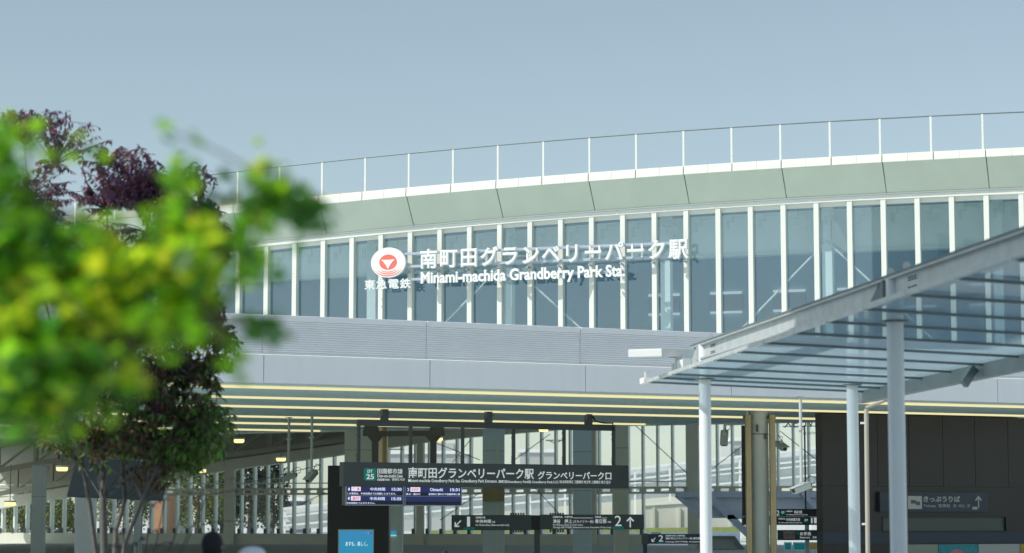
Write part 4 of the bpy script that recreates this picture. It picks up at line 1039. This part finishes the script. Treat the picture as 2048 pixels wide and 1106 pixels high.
# far trees seen through the back wall
def far_tree(x, ytop, wpx, Y, cols, label, seed):
    r = random.Random(seed); p = PY(x, ytop, Y); hgt = p.z; w_ = wpx / 2 * Y / F
    t = thing('tree', label, 'tree', (p.x, Y, 0), 0, 'trees beyond the concourse glass')
    MB().tube([(0, 0, 0), (.1, 0, hgt * .4), (0, 0, hgt * .85)], [.2, .14, .04], 8).build('trunk', M['bark'], t, smooth=True)
    m = MB()
    for k in range(2600):
        a = r.uniform(0, 2 * pi); zz = r.betavariate(2.2, 1.8); rr = w_ * (sin(pi * (zz * .9 + .08)) ** .7) * (.35 + .65 * r.random() ** .5) * (1 + .3 * sin(a * 3 + zz * 9))
        c = Vector((rr * cos(a), rr * sin(a) * .8, hgt * (.1 + .92 * zz) + .2 * r.gauss(0, 1)))
        u = Vector((r.gauss(0, 1), r.gauss(0, 1), r.gauss(0, 1))).normalized(); v = u.cross(Vector((r.gauss(0, 1), r.gauss(0, 1), r.gauss(0, 1)))).normalized()
        k_ = r.uniform(.09, .2); cc = r.choice(cols); f = r.uniform(.6, 1.3); m.col = tuple(q_ * f for q_ in cc)
        m.face([c - u * k_, c - v * k_ * .5, c + u * k_, c + v * k_ * .5])
    m.build('crown', M['leaff'], t)
GR = [(.06, .12, .05), (.08, .15, .05), (.05, .09, .05)]; YG = [(.22, .26, .05), (.14, .20, .05), (.30, .26, .06)]; DK = [(.03, .055, .045), (.04, .07, .05)]
far_tree(395, 925, 120, 158, YG + GR, 'yellowing bushy tree behind the head of the dark-haired person', 1)
far_tree(445, 935, 90, 165, GR, 'mid green tree right of the yellowing one', 2)
far_tree(500, 915, 80, 155, DK, 'dark blue-green tree left of the ramp', 3)
far_tree(545, 920, 70, 170, DK, 'dark narrow tree touching the ramp end', 4)
far_tree(250, 940, 130, 160, DK + GR, 'dark tree under the left end of the display board', 5)
far_tree(45, 985, 110, 150, YG + GR, 'light green tree at the left edge behind the columns', 6)
far_tree(120, 1000, 80, 156, GR + YG, 'green bush-like tree between the two left columns', 7)

# ================================================================ PEOPLE
def person(p, h, label, shirt, hairm, hat=None, yaw=0, hairlong=0):
    t = thing('person', label, 'person', p, radians(yaw)); k = h / 1.70
    me = bpy.data.meshes.new('body'); J = {}
    pts = [('pel', (0, 0, .93), .145), ('wai', (0, 0, 1.08), .13), ('che', (0, .0, 1.28), .15), ('neck0', (0, .0, 1.42), .075), ('neck1', (0, -.005, 1.50), .055), ('skull0', (0, -.01, 1.56), .072), ('skull', (0, -.01, 1.60), .083), ('top', (0, -.005, 1.66), .045),
           ('hl', (-.1, 0, .88), .10), ('kl', (-.11, -.01, .48), .062), ('al', (-.11, .02, .09), .042), ('tl', (-.12, -.15, .035), .032),
           ('hr', (.1, 0, .88), .10), ('kr', (.11, .03, .48), .062), ('ar', (.11, .08, .09), .042), ('tr', (.12, -.09, .035), .032),
           ('sl', (-.17, 0, 1.38), .065), ('el', (-.23, .02, 1.12), .045), ('wl', (-.24, -.06, .88), .028), ('pl', (-.24, -.09, .80), .03),
           ('sr', (.17, 0, 1.38), .065), ('er', (.23, .02, 1.12), .045), ('wr', (.24, -.06, .88), .028), ('pr', (.24, -.09, .80), .03)]
    for sd, sx in (('l', -1), ('r', 1)):
        for f, (dx, dy, dz) in enumerate(((.0, -.04, -.085), (.015, -.02, -.095), (.015, 0, -.09), (.01, .02, -.075))):
            b0 = Vector((sx * .24, -.09, .80)); base_ = b0 + Vector((0, (f - 1.5) * .018, -.025))
            pts += [(f'f{sd}{f}a', tuple(base_), .010), (f'f{sd}{f}b', tuple(base_ + Vector((-sx * .004, -.004, -.04))), .009), (f'f{sd}{f}c', tuple(base_ + Vector((-sx * .018, -.008, -.072 - .006 * (f in (1, 2))))), .007)]
        b0 = Vector((sx * .235, -.115, .825)); pts += [(f't{sd}a', tuple(b0), .011), (f't{sd}b', tuple(b0 + Vector((-sx * .01, -.03, -.04))), .009)]
    for i, q_ in enumerate(pts): J[q_[0]] = i
    E_ = [('pel', 'wai'), ('wai', 'che'), ('che', 'neck0'), ('neck0', 'neck1'), ('neck1', 'skull0'), ('skull0', 'skull'), ('skull', 'top'), ('pel', 'hl'), ('hl', 'kl'), ('kl', 'al'), ('al', 'tl'), ('pel', 'hr'), ('hr', 'kr'), ('kr', 'ar'), ('ar', 'tr'), ('che', 'sl'), ('sl', 'el'), ('el', 'wl'), ('wl', 'pl'), ('che', 'sr'), ('sr', 'er'), ('er', 'wr'), ('wr', 'pr')]
    for sd in 'lr':
        for f in range(4): E_ += [(f'p{sd}', f'f{sd}{f}a'), (f'f{sd}{f}a', f'f{sd}{f}b'), (f'f{sd}{f}b', f'f{sd}{f}c')]
        E_ += [(f'p{sd}', f't{sd}a'), (f't{sd}a', f't{sd}b')]
    me.from_pydata([Vector(q_[1]) * k for q_ in pts], [(J[a], J[b]) for a, b in E_], [])
    o = bpy.data.objects.new('body', me); COL.objects.link(o)
    o.modifiers.new('skin', 'SKIN')
    for i, q_ in enumerate(pts): me.skin_vertices[0].data[i].radius = (q_[2] * k * (1.15 if q_[0] in ('pel', 'wai', 'che') else 1), q_[2] * k * (.8 if q_[0] in ('pel', 'wai', 'che') else 1))
    me.skin_vertices[0].data[0].use_root = True
    s_ = o.modifiers.new('sub', 'SUBSURF'); s_.levels = s_.render_levels = 2
    bpy.context.view_layer.update()
    m2 = bpy.data.meshes.new_from_object(o.evaluated_get(bpy.context.evaluated_depsgraph_get()))
    bpy.data.objects.remove(o)
    for mm in (M['skin'], M[shirt], M['trouser'], M['camd']): m2.materials.append(mm)
    for f in m2.polygons:
        c = f.center / k; f.use_smooth = True
        f.material_index = 3 if c.z < .09 else 2 if c.z < .95 and abs(c.x) < .21 else (1 if c.z < 1.44 and not (abs(c.x) > .2 and c.z < 1.1) else 0)
    o = bpy.data.objects.new('body', m2); COL.objects.link(o); o.parent = t
    # head with face: an ellipsoid shaped by rings, nose, ears, eyes, mouth
    bm = bmesh.new(); bmesh.ops.create_uvsphere(bm, u_segments=28, v_segments=20, radius=1)
    for v in bm.verts:
        x, y, z = v.co
        f = 1 - .22 * max(0, -z) ** 1.4
        v.co = Vector((x * .076 * f, y * .095 * f - (.012 * max(0, -z)), z * .118 + 1.60 - .008)) * k
        if y < -.8 and abs(x) < .14 and -.25 < z < .1: v.co.y -= .018 * k
    hm = bpy.data.meshes.new('head'); bm.to_mesh(hm); bm.free(); hm.materials.append(M['skin']); hm.polygons.foreach_set('use_smooth', [True] * len(hm.polygons))
    ho = bpy.data.objects.new('face', hm); COL.objects.link(ho); ho.parent = t
    for sx in (-1, 1):
        MB().tube([(sx * .074 * k, .0, 1.56 * k), (sx * .086 * k, .01 * k, 1.585 * k), (sx * .084 * k, .014 * k, 1.615 * k)], [.008 * k, .014 * k, .007 * k], 8).build('ear', M['skin'], t, smooth=True)
        MB().tube([(sx * .03 * k, -.090 * k, 1.60 * k), (sx * .03 * k, -.086 * k, 1.60 * k)], .010 * k, 10).build('eye', M['camd'], t)
    MB().bar((-.02 * k, -.088 * k, 1.535 * k), (.02 * k, -.088 * k, 1.535 * k), .004, .007).build('mouth', M['red'], t)
    # hair: shell over the skull, ragged
    r = random.Random(int(h * 1000)); bm = bmesh.new(); bmesh.ops.create_uvsphere(bm, u_segments=40, v_segments=28, radius=1)
    dele = []
    for v in bm.verts:
        x, y, z = v.co
        if (y < -.35 and z < .35) or z < -.45 - .6 * hairlong: dele.append(v); continue
        n_ = 1 + .035 * sin(9 * x + 7 * z) * cos(8 * y) + r.uniform(-.012, .012)
        v.co = Vector((x * .092 * n_, y * .108 * n_ + .004, z * .118 * n_ + 1.612)) * k
    bmesh.ops.delete(bm, geom=dele, context='VERTS')
    hm = bpy.data.meshes.new('hair'); bm.to_mesh(hm); bm.free(); hm.materials.append(M[hairm]); hm.polygons.foreach_set('use_smooth', [True] * len(hm.polygons))
    ho = bpy.data.objects.new('hair', hm); COL.objects.link(ho); ho.parent = t
    sm = ho.modifiers.new('solid', 'SOLIDIFY'); sm.thickness = .012; sm.offset = -1
    if hat:
        prof = [(.0, 1.745), (.035, 1.743), (.07, 1.733), (.095, 1.715), (.108, 1.69), (.113, 1.65), (.118, 1.625), (.15, 1.60), (.185, 1.582), (.18, 1.578), (.11, 1.60)]
        m = MB(); n = 32
        for a, b in zip(prof, prof[1:]):
            for j in range(n):
                A0, A1 = 2 * pi * j / n, 2 * pi * (j + 1) / n
                m.face([(a[0] * cos(A0) * k, a[0] * sin(A0) * k * 1.1, a[1] * k), (a[0] * cos(A1) * k, a[0] * sin(A1) * k * 1.1, a[1] * k), (b[0] * cos(A1) * k, b[0] * sin(A1) * k * 1.1, b[1] * k), (b[0] * cos(A0) * k, b[0] * sin(A0) * k * 1.1, b[1] * k)])
        o = m.build('hat', M[hat], t)
        bm = bmesh.new(); bm.from_mesh(o.data); bmesh.ops.remove_doubles(bm, verts=bm.verts, dist=1e-4); bmesh.ops.recalc_face_normals(bm, faces=bm.faces); bm.to_mesh(o.data); bm.free()
        o.data.polygons.foreach_set('use_smooth', [True] * len(o.data.polygons))
    return t
def top_at(x, y, Y): v = PY(x, y, Y); return v
v = top_at(425, 1062.5, 16.5); person((v.x, 16.5, 0), v.z * 1.70 / 1.728, 'dark-haired person in a navy shirt walking away towards the station', 'shirt', 'hair', yaw=172, hairlong=.45)
v = top_at(505, 1093, 14.5); person((v.x, 14.5, 0), v.z * 1.70 / 1.745, 'person in a white brimmed hat right of the dark-haired one', 'pale', 'hair', 'hat', yaw=185)
v = top_at(890, 1101, 40); person((v.x, 40, 0), v.z * 1.70 / 1.728, 'child with dark hair, only the top of the head showing below the sign', 'pale', 'hair', yaw=160)

# ================================================================ TREES IN FRONT
def leaf_lance(m, c, d, up, Ln, wd, col):
    d = d.normalized(); s_ = d.cross(up); s_ = s_.normalized() if s_.length > 1e-3 else Vector((1, 0, 0)); n_ = s_.cross(d)
    m.col = col
    p = [c, c + d * Ln * .3 + s_ * wd - n_ * wd * .15, c + d * Ln * .62 + s_ * wd * .8 - n_ * wd * .4, c + d * Ln - n_ * wd * .9, c + d * Ln * .62 - s_ * wd * .8 - n_ * wd * .4, c + d * Ln * .3 - s_ * wd - n_ * wd * .15]
    m.face([p[0], p[1], p[2], p[3]]); m.face([p[0], p[3], p[4], p[5]])
MAPLE = []
for k, (a, r_) in enumerate([(-90, .12), (-60, .45), (-35, .62), (-12, .42), (12, .9), (30, .5), (52, .62), (68, .66), (90, 1.05), (112, .66), (128, .62), (150, .5), (168, .9), (192, .42), (215, .62), (240, .45)]):
    MAPLE.append((r_ * cos(radians(a)), r_ * sin(radians(a))))
def leaf_maple(m, c, r, size, col):
    u = Vector((r.gauss(0, 1), r.gauss(0, 1), r.gauss(0, .6))).normalized(); v = u.cross(Vector((r.gauss(0, .5), r.gauss(0, .5), 1))).normalized(); n_ = u.cross(v)
    m.col = col; q_ = [c + (u * x + v * y) * size + n_ * size * .18 * abs(x) for x, y in MAPLE]
    for k in range(len(q_)): m.face([c, q_[k], q_[(k + 1) % len(q_)]])
def curved(a, b, sag, r, n=6):
    a, b = Vector(a), Vector(b); d = b - a; o = Vector((r.gauss(0, .06), r.gauss(0, .06), sag)) * d.length
    return [a + d * (k / n) + o * (4 * (k / n) * (1 - k / n)) for k in range(n + 1)]

def grow_tree(name, label, trunks, anchors, blobs, seed, barkm, lance, leafm, base, tw=.0028, jit=.5):
    """trunks: list of (points, radii); blobs: (px, py, rx, ry, n twigs, palette, Y0, Y1, leaf len)"""
    r = random.Random(seed); t = thing(name, label, 'tree', base); B_ = Vector(base)
    for pts, rad in trunks: MB().tube([Vector(p) - B_ for p in pts], rad, 10).build('trunk', M[barkm], t, smooth=True)
    tm = MB(); lm = MB()
    for (bx, by, rx_, ry_, n, pal, Y0, Y1, LL) in blobs:
        for _ in range(int(n * (4.2 if lance else 1.0))):
            a = r.uniform(0, 2 * pi); q_ = r.random() ** .5
            P_ = PY(bx + rx_ * q_ * cos(a), by + ry_ * q_ * sin(a), r.uniform(Y0, Y1))
            A_ = min((Vector(p) for p in anchors), key=lambda p: (p - P_).length + r.uniform(0, jit) + (2 * jit if p.z > P_.z + .1 else 0))
            path = curved(A_, P_, r.uniform(.02, .15), r, 7)
            tm.tube([p - B_ for p in path], [tw * 1.8 * (1 - .8 * k / 7) + .001 for k in range(8)], 5, cap=False)
            nl = r.randint(13, 20) if lance else r.randint(6, 9)
            f0 = .45 if lance else .8 if rx_ < 36 else .6
            for j in range(nl):
                f = f0 + (1.03 - f0) * (j + r.random()) / nl; f = min(f, 1.0); kk = min(int(f * 7), 6); c = path[kk].lerp(path[kk + 1], f * 7 - kk)
                cc = r.choice(pal); g_ = r.uniform(.7, 1.25); col = tuple(min(1, x * g_) for x in cc)
                if lance:
                    d = Vector((r.gauss(0, 1), r.gauss(0, 1), r.gauss(-.75, .45)))
                    leaf_lance(lm, c - B_, d, Vector((r.gauss(0, .3), r.gauss(0, .3), 1)), LL * r.uniform(.85, 1.5), LL * .22, col)
                else: leaf_maple(lm, c - B_ + Vector((r.gauss(0, .02), r.gauss(0, .03), r.gauss(0, .02))), r, LL * r.uniform(.5, .92), col)
    tm.build('branches', M[barkm], t); lm.build('crown', M[leafm], t)
    return t
PUR = [(.16, .07, .15), (.12, .07, .19), (.24, .08, .12), (.13, .09, .15)]
GRN = [(.09, .20, .04), (.13, .27, .05), (.06, .13, .04), (.15, .21, .06)]
BRN = [(.12, .05, .03), (.09, .07, .03), (.16, .07, .05), (.06, .08, .03)]
YT = 24.0
def tp(l, Y=YT): return [PY(x, y, Y + dy) for x, y, dy in l]
tkA = tp([(212, 1330, 0), (210, 1180, 0), (206, 1000, 0), (205, 900, .1), (208, 800, .2), (214, 660, .3), (216, 520, .3), (214, 420, .3), (208, 330, .3)])
tkB = tp([(212, 1330, 0), (226, 1180, .2), (232, 1060, .3), (250, 1000, .4), (243, 900, .4), (268, 800, .5), (330, 650, .4), (372, 500, .3), (400, 420, .3)])
tkC = tp([(212, 1330, 0), (236, 1180, -.2), (252, 1080, -.3), (285, 1000, -.3), (318, 930, -.4), (352, 850, -.4), (392, 760, -.3), (425, 680, -.2)])
tkD = tp([(140, 1330, .6), (192, 1106, .6), (178, 1000, .6), (165, 930, .6), (150, 860, .6), (130, 760, .5), (90, 600, .5), (60, 400, .4), (48, 290, .4)])
anch = tkA[2:] + tkB[3:] + tkC[3:] + tp([(300, 470, .2), (330, 400, .2), (290, 420, 0), (360, 560, .1), (430, 560, 0), (260, 560, 0)])
purple_blobs = [(285, 375, 60, 42, 38, PUR, 23.4, 24.6, .065), (235, 330, 75, 50, 20, PUR, 23.4, 24.6, .06), (400, 350, 28, 30, 5, PUR, 23.5, 24.5, .065), (350, 420, 40, 40, 6, PUR, 23.5, 24.5, .06), (400, 440, 50, 42, 30, PUR, 23.5, 24.5, .07), (440, 480, 28, 40, 16, PUR, 23.5, 24.5, .075),
                (210, 520, 80, 50, 12, PUR, 23.4, 24.6, .065), (330, 570, 70, 60, 14, PUR + BRN, 23.4, 24.6, .065), (190, 400, 60, 40, 10, PUR, 23.4, 24.6, .06), (300, 480, 60, 25, 12, PUR, 23.4, 24.6, .06), (200, 470, 50, 40, 10, PUR, 23.4, 24.6, .06), (420, 620, 30, 50, 8, PUR + BRN, 23.5, 24.5, .07), (300, 690, 70, 60, 22, PUR + BRN, 23.4, 24.6, .065), (455, 690, 25, 50, 9, BRN + GRN, 23.5, 24.5, .07)]
green_blobs = [(370, 760, 90, 70, 34, GRN + BRN, 23.2, 24.8, .075), (300, 850, 110, 60, 34, GRN + BRN, 23.2, 24.8, .075), (415, 850, 60, 50, 22, GRN, 23.4, 24.6, .08), (200, 860, 80, 50, 20, BRN + GRN, 23.4, 24.8, .07), (390, 900, 70, 45, 16, GRN, 23.2, 24.6, .085), (240, 760, 90, 60, 22, BRN + PUR, 23.4, 24.6, .07), (250, 640, 90, 60, 18, BRN + PUR, 23.4, 24.6, .07), (120, 830, 60, 40, 12, BRN + GRN, 23.4, 24.6, .07), (330, 935, 60, 30, 8, BRN, 23.4, 24.6, .06)]
grow_tree('purple_leaf_tree', 'multi-stemmed tree with purple upper and green lower leaves in front of the station', [(tkA, [.055, .045, .035, .032, .028, .02, .014, .009, .004]), (tkB, [.04, .034, .026, .022, .02, .016, .012, .008, .004]), (tkC, [.036, .03, .026, .023, .02, .016, .012, .005])], anch, purple_blobs + green_blobs, 11, 'bark', True, 'leafp', (tkA[0].x, YT, 0))
anchD = tkD[3:] + tp([(110, 330, .4), (30, 450, .4)])
grow_tree('slender_purple_tree', 'thin-stemmed purple-leaved tree at the left edge, leaning left', [(tkD, [.03, .026, .024, .022, .018, .014, .01, .007, .003])], anchD, [(40, 240, 50, 26, 14, PUR, 24, 25, .06), (95, 232, 50, 20, 6, PUR, 24, 25, .055), (150, 275, 80, 40, 7, PUR, 24, 25, .055), (90, 370, 60, 50, 14, PUR, 24, 25, .06), (110, 460, 60, 40, 8, PUR, 24, 25, .06), (60, 560, 60, 50, 10, PUR + BRN, 24, 25, .06), (110, 870, 60, 30, 7, BRN + GRN, 24, 25, .06)], 12, 'bark', True, 'leafp', (tkD[0].x, YT + .6, 0))
# low sparse purple sprig plant in front
t = thing('purple_sprig_plant', 'low shrub with a few arching twigs of dark purple leaves at lower left', 'shrub', PY(300, 1035, 20) - Vector((0, 0, EYE)))
r = random.Random(5); B_ = t.location.copy(); tm = MB(); lm = MB(); base_ = Vector((B_.x, 20, .0))
for (x, y) in ((490, 950), (570, 978), (502, 1044), (400, 985), (345, 1000), (310, 1010), (235, 1062), (210, 1055), (330, 1060), (270, 1085), (355, 1085), (220, 1090), (290, 1075)):
    mid = PY((x + 300) / 2 - 20, max(y + 10, 990), 20); e = PY(x, y, 20 + r.uniform(-.3, .3))
    path = [base_, base_.lerp(mid, .6) + Vector((-.05, 0, .1)), mid, mid.lerp(e, .5) + Vector((0, 0, .03)), e]
    tm.tube([p - B_ for p in path], [.009, .007, .005, .003, .0015], 5, cap=False)
    for j in range(12):
        f = r.uniform(.35, 1); c = path[2].lerp(path[4], (f - .35) / .65) + Vector((0, 0, .03 * sin(pi * f)))
        leaf_lance(lm, c - B_, Vector((r.uniform(.2, 1), r.gauss(0, .4), r.uniform(-.8, .3))), Vector((0, 0, 1)), .05, .010, tuple(q_ * r.uniform(.6, 1.3) for q_ in r.choice(PUR)))
tm.build('branches', M['bark'], t); lm.build('crown', M['leafp'], t)

# near maple, far out of focus
MG = [(.20, .44, .03), (.15, .36, .03), (.09, .26, .03), (.30, .52, .03)]; MY = [(.42, .53, .04), (.52, .54, .05), (.32, .48, .04)]; MD = [(.05, .18, .04), (.04, .14, .04), (.06, .20, .03)]
YN = 5.0
bx = Vector((-2.3, 5.4, 0))
tk = [bx, bx + Vector((.05, -.1, .8)), bx + Vector((0, -.15, 1.6)), bx + Vector((.1, -.2, 2.6)), bx + Vector((.05, -.1, 3.6))]
b1 = [tk[2], PY(-500, 620, 5.2), PY(-150, 570, 5.1), PY(30, 548, 5.0), PY(200, 542, 5.0), PY(330, 520, 4.95), PY(410, 500, 4.9), PY(520, 420, 4.9), PY(570, 400, 4.9)]
b2 = [tk[3], PY(-300, 300, 5.2), PY(-100, 330, 5.1), PY(0, 360, 5.0), PY(60, 390, 5.0), PY(110, 430, 5)]
b3 = [tk[2], PY(-400, 760, 5.0), PY(-100, 760, 4.9), PY(80, 740, 4.9), PY(250, 700, 4.8), PY(420, 650, 4.8)]
near_blobs = [(45, 500, 90, 70, 34, MG + MD, 4.7, 5.3, .048), (20, 400, 70, 80, 12, MG + MD, 4.7, 5.3, .045), (140, 310, 70, 40, 2, MG, 4.9, 5.6, .040), (80, 620, 130, 70, 40, MG + MY + MY, 4.6, 5.3, .048), (250, 535, 110, 50, 30, MG + MY + MY, 4.6, 5.3, .048), (90, 730, 120, 70, 40, MG + MD, 4.6, 5.3, .048), (250, 620, 100, 70, 34, MG + MY + MY, 4.6, 5.2, .048), (370, 520, 60, 60, 22, MG + MY, 4.6, 5.2, .048), (30, 800, 60, 45, 14, MG + MD, 4.7, 5.2, .045), (320, 660, 60, 50, 16, MG, 4.6, 5.2, .046),
              (520, 395, 55, 28, 11, MG + MD, 4.7, 5.1, .045), (610, 430, 45, 30, 9, MD, 4.7, 5.1, .045), (535, 330, 20, 22, 2, MY + MG, 4.7, 5.1, .036), (450, 405, 22, 25, 2, MD, 4.7, 5.1, .04), (510, 530, 42, 32, 6, MG + MD, 4.7, 5.1, .045), (530, 650, 26, 26, 3, MD, 4.7, 5.1, .045), (495, 715, 32, 24, 2, MG, 4.7, 5.1, .04), (470, 470, 40, 30, 4, MG, 4.7, 5.1, .042), (320, 255, 20, 20, 1, MG, 4.9, 5.1, .035), (370, 370, 30, 45, 4, MG, 4.8, 5.1, .042), (170, 470, 40, 30, 3, MG, 4.7, 5.2, .045),
              (45, 300, 70, 45, 7, MG, 4.9, 5.6, .042), (60, 850, 90, 40, 22, MG + MD, 4.7, 5.2, .045), (190, 770, 110, 60, 24, MG + MD + MY, 4.7, 5.2, .048), (395, 480, 60, 40, 12, MG + MY, 4.7, 5.2, .045), (400, 590, 55, 45, 14, MG + MY, 4.7, 5.2, .045), (300, 430, 60, 30, 4, MG, 4.8, 5.2, .042),
              (-250, 500, 180, 250, 60, MG + MY, 4.7, 5.6, .05)]
grow_tree('maple_tree', 'out of focus bright green and yellow leaved tree close on the left', [(tk, [.09, .08, .07, .05, .03]), (b1, [.03, .022, .016, .011, .009, .007, .005, .004, .002]), (b2, [.025, .018, .013, .009, .006, .003]), (b3, [.025, .018, .013, .009, .006, .003])], b1[2:] + b2[2:] + b3[2:], near_blobs, 21, 'barkg', False, 'leafg', tuple(bx), tw=.002, jit=.08)


# ================================================================ unseen block added left of the forecourt to cast shade over the near canopy
t = thing('added_shade_block', 'plain grey block added out of view on the left to shade the canopy', 'building', (-10.5, 12, 0))
MB().box(-1.5, 1.5, -9, 7.9, 0, 18.5).build('wall', M['conc'], t)
MB().box(-1.65, 1.65, -9.2, 8.1, 18.5, 18.9).build('roof_edge', M['trim'], t)
for fz in range(5):
    for k in range(7):
        MB().box(1.46, 1.53, -8.2 + 2.35 * k, -6.6 + 2.35 * k, 1.2 + 3.5 * fz, 3.2 + 3.5 * fz).build('window', M['farwin'], t)
